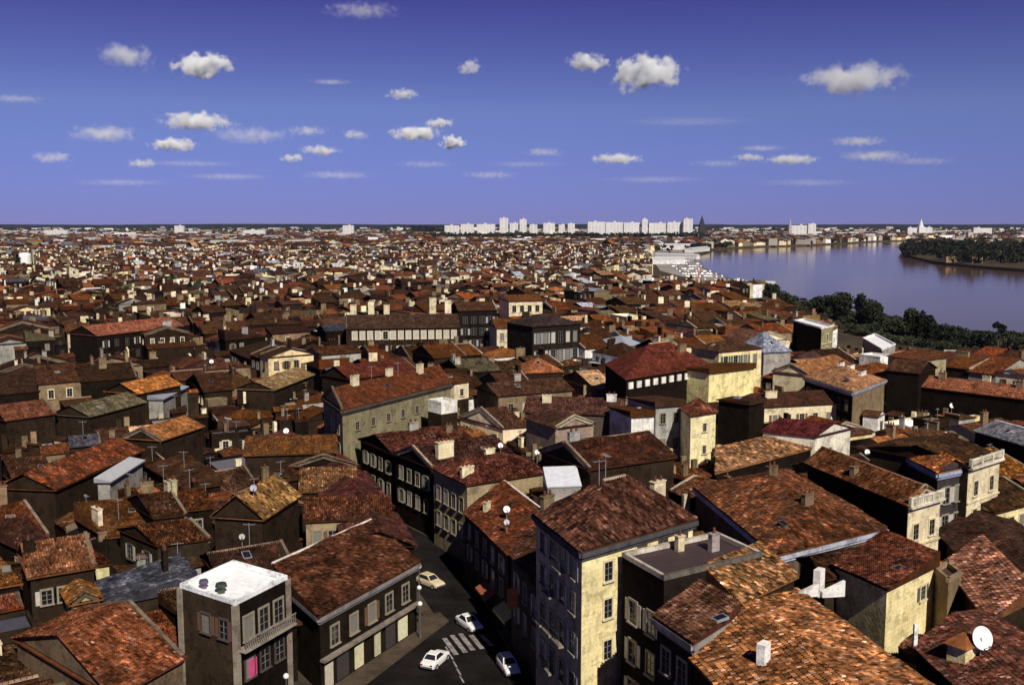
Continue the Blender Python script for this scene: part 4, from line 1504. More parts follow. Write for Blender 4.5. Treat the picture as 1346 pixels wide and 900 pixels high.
PROT.append((470, 700, 800, 905, 108))


def allowed_top(c, z):
    """lower a filling house until it hides none of the surveyed ones"""
    ctr = sum(c, Vector()) / 4
    tol = 3 if ctr.y < 120 else 9 if ctr.y < 330 else 3
    while z > 3.4:
        pr = [S(zv(p, z + 1.2)) for p in c]
        x0, x1 = min(p[0] for p in pr), max(p[0] for p in pr)
        y0 = min(p[1] for p in pr)
        ok = True
        for a, b_, t, need, dd in PROT:
            if x1 > a + 3 and x0 < b_ - 3 and ctr.y < dd + 2 and y0 < need - tol and max(p[1] for p in pr) > t - 400:
                ok = False
                break
        if ok:
            return z
        z -= 0.7
    return None


RN = ['rust', 'brown', 'maroon', 'orange', 'red', 'light', 'khaki', 'zinc', 'slate']
RW = [30, 30, 13, 11, 6, 3.5, 2.5, 2, 2]
WN = ['soot', 'brown', 'tan', 'cream', 'grey', 'yellow', 'white']
WW = [24, 24, 24, 14, 7, 4, 3]
WWF = [12, 14, 20, 24, 12, 5, 13]
RWF = [16, 34, 24, 5, 3, 3, 4, 4, 10]  # greyer far roofs, with some distance haze put into the colours
FILL = []
WWL = [46, 33, 12, 4, 3, 1, 1]  # darker left side: older quarter, plus lens falloff put into the colours
RWL = [24, 40, 18, 9, 3, 2, 2, 1, 1]
ctr_ = lambda c: sum(c, Vector()) / 4


def add_fill(c, h, coarse, swap, small=False):
    d = (sum(c, Vector()) / 4).length
    kind = R.choices(['gable', 'hip', 'shed', 'flat'], [62, 14, 18, 6] if not small else [30, 5, 55, 10])[0]
    lf = ctr_(c)
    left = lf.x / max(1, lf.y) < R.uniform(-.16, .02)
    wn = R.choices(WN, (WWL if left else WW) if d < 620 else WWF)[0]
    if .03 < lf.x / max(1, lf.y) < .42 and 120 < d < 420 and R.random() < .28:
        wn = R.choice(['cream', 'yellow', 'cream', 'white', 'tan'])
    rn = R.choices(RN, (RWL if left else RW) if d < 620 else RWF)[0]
    if kind == 'flat':
        rn = R.choice(['zinc', 'slate', 'brown', 'white', 'khaki'])
    ax = 0
    if R.random() < .2:
        ax = 1 - ax
    l0 = (c[1] - c[0]).length
    l1 = (c[3] - c[0]).length
    span = (l1 if ax == 0 else l0)
    rise = max(.5, span * .5 * R.uniform(.27, .40))
    if kind == 'shed':
        rise = min(2.2, span * R.uniform(.18, .28))
    s = make_spec(c, h, kind, ax, rise, wn, rn, R.uniform(.15, .4) if kind != 'flat' else 0, 0, R.randrange(4))
    gk = math.exp(R.gauss(0, .30))
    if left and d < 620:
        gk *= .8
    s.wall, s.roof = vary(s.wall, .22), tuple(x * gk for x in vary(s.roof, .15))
    s.hero = False
    s.left = left
    if small:
        kind = kind if kind != 'gable' else R.choice(['gable', 'shed'])
    nch = R.choices([0, 1, 2, 3], [30, 40, 23, 7])[0]
    s.chim = [(R.choice([.06, .94, R.uniform(.2, .8)]), R.uniform(.3, .7), R.uniform(.9, 2.3), R.uniform(.7, 2.6), R.uniform(.45, .7)) for _ in range(nch if not small else R.choice([0, 0, 1]))]
    if small:
        s.chim = [(u, v, h, min(sx, .9), min(sy, .5)) for (u, v, h, sx, sy) in s.chim]
    FILL.append(s)


for quv, h, coarse, swap in LOTS:
    stack_ = [(quv, 0)]
    while stack_:
        q, lev = stack_.pop()
        c = [warp(*p) for p in q]
        ctr = sum(c, Vector()) / 4
        if not in_view(ctr.x, ctr.y):
            continue
        d = ctr.length
        if coarse and d < 1500 or not coarse and d >= 1500:
            continue
        if bad_ground(c) or (d < 420 and hits_hero(c)):
            if lev < 2 and d < 420:
                (a0, b0), (a1, b1), (a2, b2), (a3, b3) = q
                mid = lambda p, r: ((p[0] + r[0]) / 2, (p[1] + r[1]) / 2)
                m01, m12, m23, m30 = mid(q[0], q[1]), mid(q[1], q[2]), mid(q[2], q[3]), mid(q[3], q[0])
                cc = mid(m01, m23)
                stack_ += [([q[0], m01, cc, m30], lev + 1), ([m01, q[1], m12, cc], lev + 1), ([cc, m12, q[2], m23], lev + 1), ([m30, cc, m23, q[3]], lev + 1)]
            continue
        hh = h if lev == 0 else h * R.uniform(.55, .8)
        if d > 1480:
            hh = R.uniform(5, 12)
        if d < 210:
            hh = min(hh, R.uniform(7.5, 11.5))
        if d < 460 or (ctr.x > .1 * ctr.y and d < 1330) or (ctr.x < -.4 * ctr.y and 900 < d < 1260):
            hh = allowed_top(c, hh)
            if hh is None:
                continue
        add_fill(c, hh, coarse, swap, lev > 0)
# small outbuildings and back houses that close the remaining gaps near by
cells = {}


def cell_add(c):
    cells.setdefault((int(c.x // 16), int(c.y // 16)), []).append(None)


GRID = {}
for s in FILL:
    if s.ctr.length < 380:
        GRID.setdefault((int(s.ctr.x // 16), int(s.ctr.y // 16)), []).append([(p.x, p.y) for p in s.c])


def free_of_fill(c):
    ctr = sum(c, Vector()) / 4
    gx, gy = int(ctr.x // 16), int(ctr.y // 16)
    smp = [q_at(c, .05 + .3 * i, .05 + .3 * j) for i in range(4) for j in range(4)]
    cc = [(p.x, p.y) for p in c]
    for i in (-1, 0, 1):
        for j in (-1, 0, 1):
            for q in GRID.get((gx + i, gy + j), ()):
                if any(inside(q, p.x, p.y) for p in smp) or any(inside(cc, *p) for p in q):
                    return False
                mx_, my_ = sum(p[0] for p in q) / 4, sum(p[1] for p in q) / 4
                if inside(cc, mx_, my_):
                    return False
    return True


ngap = 0
for size in (8.5, 6.5, 5.0, 3.8, 2.8):
    for _ in range(3600):
        y = R.uniform(66, 360)
        x = R.uniform(-.56, .56) * y
        a = TH + R.gauss(0, .12)
        e = Vector((math.cos(a), math.sin(a), 0))
        f = Vector((-e.y, e.x, 0))
        wd, dp = size * R.uniform(.9, 1.5), size * R.uniform(.7, 1.0)
        o_ = Vector((x, y, 0))
        c = [o_ - e * wd / 2 - f * dp / 2, o_ + e * wd / 2 - f * dp / 2, o_ + e * wd / 2 + f * dp / 2, o_ - e * wd / 2 + f * dp / 2]
        if bad_ground(c) or not free_of_fill(c) or hits_hero(c):
            continue
        z = allowed_top(c, R.uniform(6.5, 10.5))
        if z is None:
            continue
        add_fill(c, z, False, False, True)
        ngap += 1
        GRID.setdefault((int(x // 16), int(y // 16)), []).append([(p.x, p.y) for p in c])
print('fill', len(FILL), 'gaps', ngap, 'heroes', len(HEROES))

# ------------------------------------------------------------------ which houses show largest
BW, BH = 673, 450
ids = np.full((BH, BW), -1, dtype=np.int32)


def raster(pts, ident):
    p = [(a / 2, b_ / 2) for a, b_ in pts]
    y0 = max(0, int(math.ceil(min(q[1] for q in p) - .5)))
    y1 = min(BH - 1, int(math.floor(max(q[1] for q in p) - .5)))
    k = len(p)
    for y in range(y0, y1 + 1):
        yy = y + .5
        xs = []
        for i in range(k):
            (ax, ay), (bx_, by_) = p[i], p[(i + 1) % k]
            if (ay <= yy) != (by_ <= yy):
                xs.append(ax + (yy - ay) / (by_ - ay) * (bx_ - ax))
        if len(xs) >= 2:
            a, b_ = max(0, int(min(xs) + .5)), min(BW, int(max(xs) + .5))
            if b_ > a:
                ids[y, a:b_] = ident


cand = [(s, i) for i, s in enumerate(FILL) if s.ctr.length < 640]
allh = [(s.ctr.length, s, i) for s, i in cand] + [(s.ctr.length, s, 100000 + k) for k, s in enumerate(HEROES)]
allh.sort(key=lambda t: -t[0])
for _, s, i in allh:
    sl, tri = roof_parts(s, 0) if s.kind != 'flat' else ([[zv(p, s.z) for p in s.c]], [])
    polys = []
    for e in range(4):
        a, b_ = s.c[e], s.c[(e + 1) % 4]
        if Vector((b_.y - a.y, -(b_.x - a.x), 0)).dot(-a) > 0:
            polys.append([zv(a, s.base), zv(b_, s.base), zv(b_, s.z), zv(a, s.z)])
    for p in polys + tri + sl:
        raster([S(q)[:2] for q in p], i)
uq, cnt = np.unique(ids, return_counts=True)
area = dict(zip(uq.tolist(), cnt.tolist()))
order = sorted([(area.get(i, 0), i) for s, i in cand], reverse=True)
NSING = 300 - len(HEROES)
single = [i for a, i in order[:NSING] if a > 6]
hidden = set()
for k, s in enumerate(HEROES):
    if area.get(100000 + k, 0) < 8:
        print('HERO HARDLY SEEN', k, area.get(100000 + k, 0), s.label)
print('singles', len(single), 'smallest', order[len(single) - 1][0], 'hidden', len(hidden))

# ------------------------------------------------------------------ single houses with their labels
WORDW = {'soot': 'soot-dark', 'brown': 'brown-walled', 'tan': 'tan stone', 'cream': 'cream', 'grey': 'grey', 'yellow': 'yellow', 'white': 'white'}
WORDR = {'rust': 'rust', 'brown': 'brown', 'maroon': 'maroon', 'orange': 'orange', 'red': 'red', 'light': 'straw-coloured', 'khaki': 'khaki', 'zinc': 'grey zinc', 'slate': 'slate', 'white': 'white'}
WORDK = {'gable': 'pitched', 'hip': 'hipped', 'shed': 'one-sided', 'flat': 'flat'}
ORD = ['', 'second ', 'third ', 'fourth ', 'fifth ', 'sixth ', 'seventh ', 'eighth ', 'ninth ', 'tenth ', 'eleventh ', 'twelfth ']
MARKS = []
for s in HEROES:
    if s.mark:
        a, b_, _ = S(zv(s.ctr, s.z))
        MARKS.append((s.mark, a, b_))
slots = {}
for i in single:
    s = FILL[i]
    a, b_, _ = S(zv(s.ctr, s.z))
    mk = min(MARKS, key=lambda t: (t[1] - a) ** 2 + (2 * (t[2] - b_)) ** 2)
    dx, dy = a - mk[1], 2 * (b_ - mk[2])
    if abs(dx) > abs(dy) * 1.2:
        rel = 'right of' if dx > 0 else 'left of'
    else:
        rel = 'below' if dy > 0 else 'beyond'
    slots.setdefault((mk[0], rel), []).append((math.hypot(dx, dy), i))
LABEL = {}
for (mk, rel), l in slots.items():
    l.sort()
    for k, (_, i) in enumerate(l):
        s = FILL[i]
        o_ = ORD[k] if k < len(ORD) else ''
        where = f'{o_}nearest {rel} {mk}' if o_ else f'{rel} {mk}'
        if k == 0:
            where = f'nearest {rel} {mk}'
        LABEL[i] = f'{WORDW[s.wname]} house, {WORDR[s.rname]} {WORDK[s.kind]} roof, {where}'
        if len(LABEL[i].split()) < 15 and s.chim:
            LABEL[i] = LABEL[i].replace(' roof,', f" roof, {[0, 'one chimney', 'two chimneys', 'three chimneys'][len(s.chim)]},")
seen_l = {}
for i, t in LABEL.items():
    seen_l.setdefault(t, []).append(i)


def camera_edges(s):
    r = []
    for e in range(4):
        a, b_ = s.c[e], s.c[(e + 1) % 4]
        nrm = Vector((b_.y - a.y, -(b_.x - a.x), 0)).normalized()
        if nrm.dot((-a).normalized()) > .12 and (b_ - a).length > 3.2:
            r.append(e)
    return r


for i in single:
    s = FILL[i]
    d = s.ctr.length
    t = d < 165 and s.kind != 'flat'
    org = (s.ctr.x, s.ctr.y, 0)
    root = build_house(s, 'house', LABEL[i], 'house', GROUP, tiled=t, wild=R.uniform(.6, 1.5), parapet=vary(s.wall, .1) if s.kind == 'flat' else None,
                       ridge=(vary((.30, .20, .14)) if R.random() < .3 and d < 260 else None), rmat=(M_METAL if s.rname == 'zinc' and s.kind != 'flat' else None))
    for (u, v, h, sx, sy) in s.chim:
        chimney_at(root, s, u, v, h, sx, sy, vary(WALLS[R.choice(['tan', 'tan', 'tan', 'cream', 'brown', 'brown', 'grey'])], .35), R.randint(1, 3), R.randrange(2))
    if s.kind == 'gable' and R.random() < .4:
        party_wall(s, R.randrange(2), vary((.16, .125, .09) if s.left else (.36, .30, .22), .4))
    if d < 260 and s.kind != 'flat' and R.random() < .4:
        skylight(s, R.uniform(.25, .75), R.uniform(.35, .65), R.uniform(.6, 1.1), R.uniform(.8, 1.4))
    if d < 230 and R.random() < .35:
        u, v = R.uniform(.3, .7), R.uniform(.3, .7)
        p = q_at(s.c, u, v)
        aerial_part(root, (p.x, p.y), roof_z(s, u, v) - .1, R.uniform(1.8, 3), root.location)
    st = R.choice([['plain', 'pale'], ['plain'], ['plain', 'brown', 'closed'], ['plain', 'closed'], ['plain', 'blue', 'grey']])
    tr = R.choice(['stone', 'dark', 'cream']) if s.wname != 'soot' else R.choice(['dark', 'stone'])
    for e in camera_edges(s):
        L = (s.c[(e + 1) % 4] - s.c[e]).length
        nc = max(1, int(L / 2.9))
        if R.random() < .25:
            continue
        rows = [z for z in (s.z - 3.0, s.z - 6.2) if z > 2]
        if d > 180:
            rows = rows[:1]
        for r_, z in enumerate(rows):
            for c_ in range(nc):
                if R.random() < .2:
                    continue
                u = .06 + .88 * (c_ + .5) / nc
                p = s.c[e].lerp(s.c[(e + 1) % 4], u)
                a, b_, _ = S(zv(p, z + .9))
                if 0 <= a < 1346 and 0 <= b_ < 900 and ids[min(BH - 1, int(b_ / 2)), min(BW - 1, int(a / 2))] == i:
                    put_window(root, s, e, u, z, .95, 1.6, R.choice(st), tr)

# ------------------------------------------------------------------ everything smaller: one mass of roofs
mb = MB()
sset = set(single)
WIN_T = (0.02, 0.017, 0.017)
for i, s in enumerate(FILL):
    if i in sset or i in hidden:
        continue
    d = s.ctr.length
    ce = camera_edges(s)
    add_walls(mb, s, 0)
    add_roof(mb, s, 1 if s.kind != 'flat' else 2, slab=False)
    if d < 1500:
        for (u, v, h, sx, sy) in s.chim[:1]:
            p = q_at(s.c, u, v)
            z0 = roof_z(s, u, v) - .3
            e = (s.c[1] - s.c[0]).normalized()
            mb.box((p.x, p.y), (e.x, e.y), sx, sy, z0, z0 + h + .6, vary(WALLS[R.choice(['tan', 'cream', 'cream', 'white', 'brown'] if d > 420 else ['tan', 'tan', 'brown', 'cream'])], .3), 0)
    if d < 1700:
        for e in ce:
            a, b_ = s.c[e], s.c[(e + 1) % 4]
            dd = (b_ - a).normalized()
            o_ = Vector((dd.y, -dd.x, 0)) * .04
            nc = max(1, int((b_ - a).length / 3.0))
            for r_, z in enumerate((s.z - 2.8, s.z - 6.0)[:(2 if d < 700 else 1)]):
                if z < 1.5 or (r_ and R.random() < .5):
                    continue
                for c_ in range(nc):
                    if R.random() < .25:
                        continue
                    p = a.lerp(b_, .06 + .88 * (c_ + .5) / nc) + o_
                    q0, q1 = p - dd * .55, p + dd * .55
                    tint = WIN_T if R.random() < .8 else (.5, .48, .43)
                    mb.face([zv(q0, z), zv(q1, z), zv(q1, z + 1.7), zv(q0, z + 1.7)], tint, None, 2)
o = mb.build('distant_rooftops', [M_WALL, M_ROOF, M_PLAIN])
tag(o, 'mass of small brown and red tiled roofs filling the town to the horizon', 'rooftops', kind='stuff')
print('mass faces', len(mb.f))

# ------------------------------------------------------------------ trees
LEAF = [(0.020, 0.025, 0.012), (0.028, 0.033, 0.014), (0.014, 0.019, 0.011), (0.036, 0.038, 0.016)]


def crown_mesh(mb, c, rx, rz, n, size, base_t, lumps=7):
    cs = []
    for _ in range(lumps):
        a = R.uniform(0, 2 * math.pi)
        r = R.uniform(.15, .62)
        cs.append((Vector((math.cos(a) * r * rx, math.sin(a) * r * rx, R.uniform(-.45, .6) * rz)), R.uniform(.35, .58), R.uniform(.65, 1.35)))
    for _ in range(n):
        lc, lr, sh = R.choice(cs)
        d = Vector((R.gauss(0, 1), R.gauss(0, 1), R.gauss(0, 1))).normalized() * (R.random() ** .4) * lr
        p = Vector(c) + lc + Vector((d.x * rx, d.y * rx, d.z * rz))
        u = Vector((R.gauss(0, 1), R.gauss(0, 1), R.gauss(0, 1))).normalized()
        v = u.cross(Vector((R.gauss(0, 1), R.gauss(0, 1), R.gauss(0, 1)))).normalized()
        k = size * R.uniform(.6, 1.3)
        t = vary(tuple(x * sh for x in base_t), .3)
        mb.face([p - u * k, p + v * k * .7, p + u * k, p - v * k * .7], t)


def make_tree(px, py, hgt, wid, label, shape='broad', name='tree'):
    g = P(px, py, 0)
    root = empty(name, g, label, 'tree', 'trees along the river bank')
    mb = MB()
    mb.cyl((g.x, g.y), .45, .28, 0, hgt * .45, (0.06, 0.045, 0.035), 8)
    for k in range(4):
        a = R.uniform(0, 6.28)
        p0 = Vector((g.x, g.y, hgt * R.uniform(.25, .42)))
        p1 = p0 + Vector((math.cos(a) * wid * .28, math.sin(a) * wid * .28, hgt * .28))
        e = (p1 - p0).normalized()
        s1 = e.cross(Vector((0, 0, 1))).normalized() * .14
        s2 = e.cross(s1).normalized() * .14
        q = [p0 + s1, p0 + s2, p0 - s1, p0 - s2]
        for i in range(4):
            mb.face([q[i], q[(i + 1) % 4], p1], (0.06, 0.045, 0.035))
    mb.build('trunk', M_PLAIN, root, g)
    mb = MB()
    if shape == 'broad':
        crown_mesh(mb, (g.x, g.y, hgt * .54), wid / 2 * 1.25, hgt * .48, 3200, .62, R.choice(LEAF), 11)
    elif shape == 'tall':
        crown_mesh(mb, (g.x, g.y, hgt * .52), wid / 2 * 1.2, hgt * .5, 1800, .55, R.choice(LEAF), 8)
    elif shape == 'pine':
        crown_mesh(mb, (g.x, g.y, hgt * .80), wid / 2, hgt * .2, 600, .45, LEAF[2], 6)
    else:
        crown_mesh(mb, (g.x, g.y, hgt * .42), wid / 2 * 1.2, hgt * .55, 1400, .55, R.choice(LEAF), 7)
    mb.build('crown', M_LEAF, root, g)
    return root


for a in (
    (1100, 424, 14, 12.5, 'broadest dark tree on the river bank behind the white-edged block', 'broad'),
    (1074, 420, 11, 9, 'round dark tree on the bank just left of the broadest tree', 'broad'),
    (1016, 395, 10, 10, 'dark tree standing alone at the end of the pale quay', 'broad'),
    (1030, 402, 9, 10, 'low bush beside the tree at the end of the quay', 'bush', 'bush'),
    (1128, 426, 14, 8, 'slim pointed tree right of the broadest riverside tree', 'tall'),
    (1146, 430, 12, 10, 'small rounded tree between the slim pointed tree and the open bank', 'broad'),
    (1201, 446, 12.5, 9, 'taller of the paired trees on the open river bank', 'broad'),
    (1217, 448, 13, 7, 'narrower of the paired trees on the open river bank', 'tall'),
    (1243, 450, 8, 15, 'wide low thicket right of the paired bank trees', 'bush', 'bush'),
    (1176, 440, 6, 14, 'low dark thicket left of the paired bank trees', 'bush', 'bush'),
    (1285, 459, 7, 14, 'spreading thicket left of the lone umbrella shaped tree', 'bush', 'bush'),
    (1311, 465, 11, 5, 'lone umbrella shaped tree with bare trunk against the water', 'pine'),
    (1334, 468, 8, 9, 'rounded bush at the right end of the bank', 'bush', 'bush'),
    (1046, 455, 7, 9, 'small dark tree at the foot of the white-edged block', 'bush'),
    (820, 372, 14, 16, 'leafy tree in the town left of the quay', 'broad'),
):
    make_tree(*a)

# thicket on the bank, the wood on the far headland and the woods near the horizon: nobody could count these
mb = MB()
for _ in range(1100):
    px = R.uniform(1000, 1420)
    py = 398 + max(0, px - 1000) * .155 + R.uniform(-14, 26)
    g = P(px, py)
    if inside(RIVERSIDE, g.x, g.y) or (px > 1225 and 440 < py < 464):
        crown_mesh(mb, (g.x, g.y, 1.0), R.uniform(2, 5), R.uniform(.5, 1.3), 60, .6, R.choice(LEAF), 4)
tag(mb.build('undergrowth', M_LEAF), 'dark undergrowth along the near river bank', 'undergrowth', kind='stuff')
mb = MB()
for _ in range(520):
    px = R.uniform(1186, 1440)
    py = R.uniform(321.5, 346 if px > 1240 else 336)
    g = P(px, py)
    if not inside(PROM, g.x, g.y):
        continue
    edge_ = (py > 337) and R.random() < .35
    rz = R.uniform(6, 10.5)
    crown_mesh(mb, (g.x, g.y, rz * .8), R.uniform(7, 12), rz, 120, 2.0, tuple(x * .55 for x in R.choice(LEAF)), 6)
    if edge_ and R.random() < .5:
        mb.box((g.x, g.y), (1, 0), 12, 8, 0, 7, vary(WALLS['tan']))
tag(mb.build('far_bank_woods', M_LEAF), 'dark wood covering the headland across the river', 'wood', kind='stuff')
mb = MB()
for _ in range(3000):
    y = R.uniform(1500, 8600) if R.random() < .85 else R.uniform(450, 1500)
    x = R.uniform(-.56, .56) * y
    if not (inside(CITY, x, y) or inside(PROM, x, y)) or (x > .08 * y and y < 1500) or math.hypot(x - TANK.x, y - TANK.y) < 90:
        continue
    k = max(1.0, y / 2200)
    for _c in range(3 if y > 1500 else 1):
        crown_mesh(mb, (x + R.uniform(-20, 20) * k, y + R.uniform(-10, 10) * k, 5.5 * (1 + .12 * k)), R.uniform(7, 13) * k, R.uniform(5, 9) * (1 + .12 * k), 16, 3.0 * k, R.choice(LEAF[:3]), 4)
for _ in range(420):
    px = R.uniform(560, 930)
    y = R.uniform(2480, 2640)
    x = (px - CX) / FPX * y
    if inside(CITY, x, y):
        crown_mesh(mb, (x, y, 11), R.uniform(9, 15), R.uniform(9, 13), 40, 3.2, LEAF[2], 5)
tag(mb.build('horizon_woods', M_LEAF), 'dark tree masses among the far suburbs under the horizon', 'woods', kind='stuff')
mb = MB()
for _ in range(60):
    g = P(R.uniform(538, 580), 309)
    crown_mesh(mb, (g.x, g.y + R.uniform(0, 300), 14), 36, 17 + 9 * R.random(), 40, 6, LEAF[2], 5)
tag(mb.build('hilltop_wood', M_LEAF), 'dark wooded knoll standing on the horizon', 'wood', kind='stuff')


# ------------------------------------------------------------------ far landmarks
def name_far(t):
    return 'estate' in t or 'tower' in t or 'horizon block' in t or 'gap between' in t


def slab_block(x0, x1, ytop, D, label, tint=(0.66, 0.65, 0.65), name='apartment_block', grp='white apartment blocks on the horizon', rows=True):
    a = (x0 - CX) / FPX * D
    b_ = (x1 - CX) / FPX * D
    ytop += 2.2 if name_far(label) else 3.2
    zt = H - (ytop - HZ) / FPX * D * 1.0
    g = ((a + b_) / 2, D, 0)
    root = empty(name, g, label, 'apartment block', grp)
    mb = MB()
    mb.box(((a + b_) / 2, D + 8), (1, 0), b_ - a, 16, 0, zt, tint)
    if rows:
        nf = max(2, int(zt / 3.2))
        nb = max(1, int((b_ - a) / 9))
        for k in range(1, nf):
            for j in range(nb):
                if R.random() < .15:
                    continue
                xx = a + (b_ - a) * (j + .5) / nb
                z = zt * k / nf
                hw_ = (b_ - a) / nb * .27
                mb.face([(xx - hw_, D - .1, z), (xx + hw_, D - .1, z), (xx + hw_, D - .1, z + 1.3), (xx - hw_, D - .1, z + 1.3)], (0.42, 0.43, 0.47))
    mb.build('wall', M_PLAIN, root, g)
    mb = MB()
    mb.box(((a + b_) / 2 + R.uniform(-.2, .2) * (b_ - a), D + 8), (1, 0), max(4, (b_ - a) * .15), 6, zt + .01, zt + 3.5, (0.5, 0.5, 0.5))
    mb.build('roof_housing', M_PLAIN, root, g)


for (x0, x1, yt, D, lab) in (
    (585, 604, 294, 3000, 'long low white block, leftmost of the horizon estate'),
    (606, 623, 292.5, 3000, 'white block just right of the leftmost horizon block'),
    (627, 651, 292.5, 3050, 'wide white block left of the twin-topped horizon tower'),
    (657, 668, 284.5, 3000, 'tall white tower rising above the horizon estate'),
    (670, 681, 291, 3050, 'low white block between the two horizon towers'),
    (683, 692, 286, 3000, 'slimmer white tower right of the tallest estate tower'),
    (696, 706, 293, 3000, 'small white block right of the slimmer tower'),
    (714, 729, 291, 3050, 'white block in the gap between the two estates, left one'),
    (734, 742, 293, 3050, 'small white block in the gap between estates, middle one'),
    (746, 755, 291.5, 3050, 'white block in the gap between estates, right one'),
    (772, 795, 289.5, 2700, 'wide white slab at the left end of the long bright estate'),
    (796, 818, 290, 2710, 'white slab second along the long bright estate'),
    (819, 841, 290.5, 2705, 'white slab in the middle of the long bright estate'),
    (843, 850, 286, 2690, 'slim white tower sticking out of the long bright estate'),
    (852, 874, 291, 2705, 'white slab right of the slim tower in the bright estate'),
    (876, 896, 290, 2710, 'white slab next to the right end of the bright estate'),
    (897, 909, 285.5, 2690, 'tall white tower ending the long bright estate'),
    (1038, 1058, 293, 2900, 'white building beside the thin spire across the river'),
    (1060, 1070, 291, 2900, 'taller white building right of the thin spire'),
    (1276, 1300, 296.5, 3300, 'long white building near the right end of the horizon'),
    (1190, 1204, 297, 3200, 'white block left of the white pointed tower'),
    (1212, 1222, 296.5, 3200, 'white block right of the white pointed tower'),
    (232, 244, 293.5, 3400, 'white building breaking the horizon in the left quarter'),
    (62, 92, 299, 3000, 'long pale flat block far off at the left'),
    (322, 350, 299, 3100, 'long pale block far off left of the middle'),
    (452, 466, 293, 3300, 'white building on the horizon left of the wooded knoll'),
):
    slab_block(x0, x1, yt, D, lab)


def spire(px, ytop, D, wpx, tint, label):
    x = (px - CX) / FPX * D
    zt = H - (ytop - HZ) / FPX * D
    r = wpx / FPX * D / 2
    root = empty('church_tower', (x, D, 0), label, 'church tower')
    mb = MB()
    mb.box((x, D), (1, 0), r * 2, r * 2, 0, zt * .6, tint)
    mb.build('tower', M_WALL, root, (x, D, 0))
    mb = MB()
    mb.cyl((x, D), r, .2, zt * .6 + .01, zt, tint, 8)
    mb.build('spire', M_WALL, root, (x, D, 0))


spire(921, 283, 2750, 8, (0.05, 0.05, 0.06), 'dark church spire right of the bright white estate')
spire(1036, 287, 2900, 4, (0.45, 0.42, 0.40), 'thin pale spire across the river')
spire(1207, 288, 3200, 7, (0.8, 0.8, 0.8), 'white pointed tower above the far right bank')

# pale buildings scattered through the outer suburbs, too many and too small to tell apart
mb = MB()
for _ in range(950):
    y = R.uniform(1700, 6500)
    x = R.uniform(-.56, .56) * y
    if not inside(CITY, x, y) and not (inside(PROM, x, y) and y > 2000):
        continue
    tint = vary(R.choice([(.72, .71, .70), (.5, .46, .40), (.42, .40, .38), (.3, .27, .24)]), .1)
    a = R.gauss(.1, .3)
    hgt = R.uniform(8, 13) * (1 + y / 5200 * R.random())
    mb.box((x, y), (math.cos(a), math.sin(a)), R.choice([14, 22, 40, 60]) * R.uniform(.6, 1.2), R.uniform(9, 15), 0, hgt, tint)
tag(mb.build('suburb_blocks', M_PLAIN), 'pale suburban buildings scattered to the horizon', 'suburb buildings', kind='stuff')

# white storage tank in the left town
g = P(33, 349)
root = empty('storage_tank', g, 'round white storage tank with domed top at the far left', 'storage tank')
mb = MB()
mb.cyl((g.x, g.y), 6.5, 6.5, 0, 11, (0.85, 0.85, 0.86), 24)
mb.build('tank', M_PLAIN, root, g)
mb = MB()
for k in range(4):
    a0, a1 = k * math.pi / 8, (k + 1) * math.pi / 8
    mb.cyl((g.x, g.y), 6.5 * math.cos(a0), max(.05, 6.5 * math.cos(a1)), 11 + 3.2 * math.sin(a0), 11 + 3.2 * math.sin(a1), (0.85, 0.85, 0.86), 24)
mb.build('dome', M_PLAIN, root, g)

# quay esplanade with sheds and parked cars
mb = MB()
for t in tessellate_polygon([[Vector((p[0], p[1], 0)) for p in ESPL]]):
    pts = [Vector((ESPL[i][0], ESPL[i][1], 0.02)) for i in t]
    if (pts[1] - pts[0]).cross(pts[2] - pts[0]).z < 0:
        pts = pts[::-1]
    mb.face(pts, (1, 1, 1))
tag(mb.build('quay', M_QUAY), kind='structure')


def far_shed(px, py, L, Wd, ang, h, label, tint=(.72, .71, .70), roof=(.8, .8, .82)):
    g = P(px, py)
    e = Vector((math.cos(ang), math.sin(ang), 0))
    f = Vector((-e.y, e.x, 0))
    c = [g - e * L / 2 - f * Wd / 2, g + e * L / 2 - f * Wd / 2, g + e * L / 2 + f * Wd / 2, g - e * L / 2 + f * Wd / 2]
    s = make_spec(c, h, 'gable', 0, Wd * .16, tint, roof, .4)
    build_house(s, 'quay_shed', label, 'shed', 'long pale sheds on the quay', rmat=M_METAL)


qd = math.atan2(P(912, 331).y - P(905, 350).y, P(912, 331).x - P(905, 350).x)
far_shed(880, 328, 78, 16, .05, 8, 'long pale shed closing the far end of the quay')
far_shed(917, 331, 120, 12, 1.15, 6, 'narrow white shed along the bend of the quay')
far_shed(938, 323.5, 95, 12, .05, 6, 'long white shed on the point where the river bends')
far_shed(890, 340, 60, 10, 2.5, 5, 'grey white shed in the middle of the car park')
far_shed(985, 381, 34, 9, -.5, 5, 'small white shed at the near end of the quay', (.8, .8, .8))
far_shed(876, 347, 40, 12, .2, 6, 'low pale shed at the town side of the quay')
far_shed(1250, 308, 90, 26, .1, 12, 'white vaulted hall among the trees of the far bank', (.85, .85, .85))

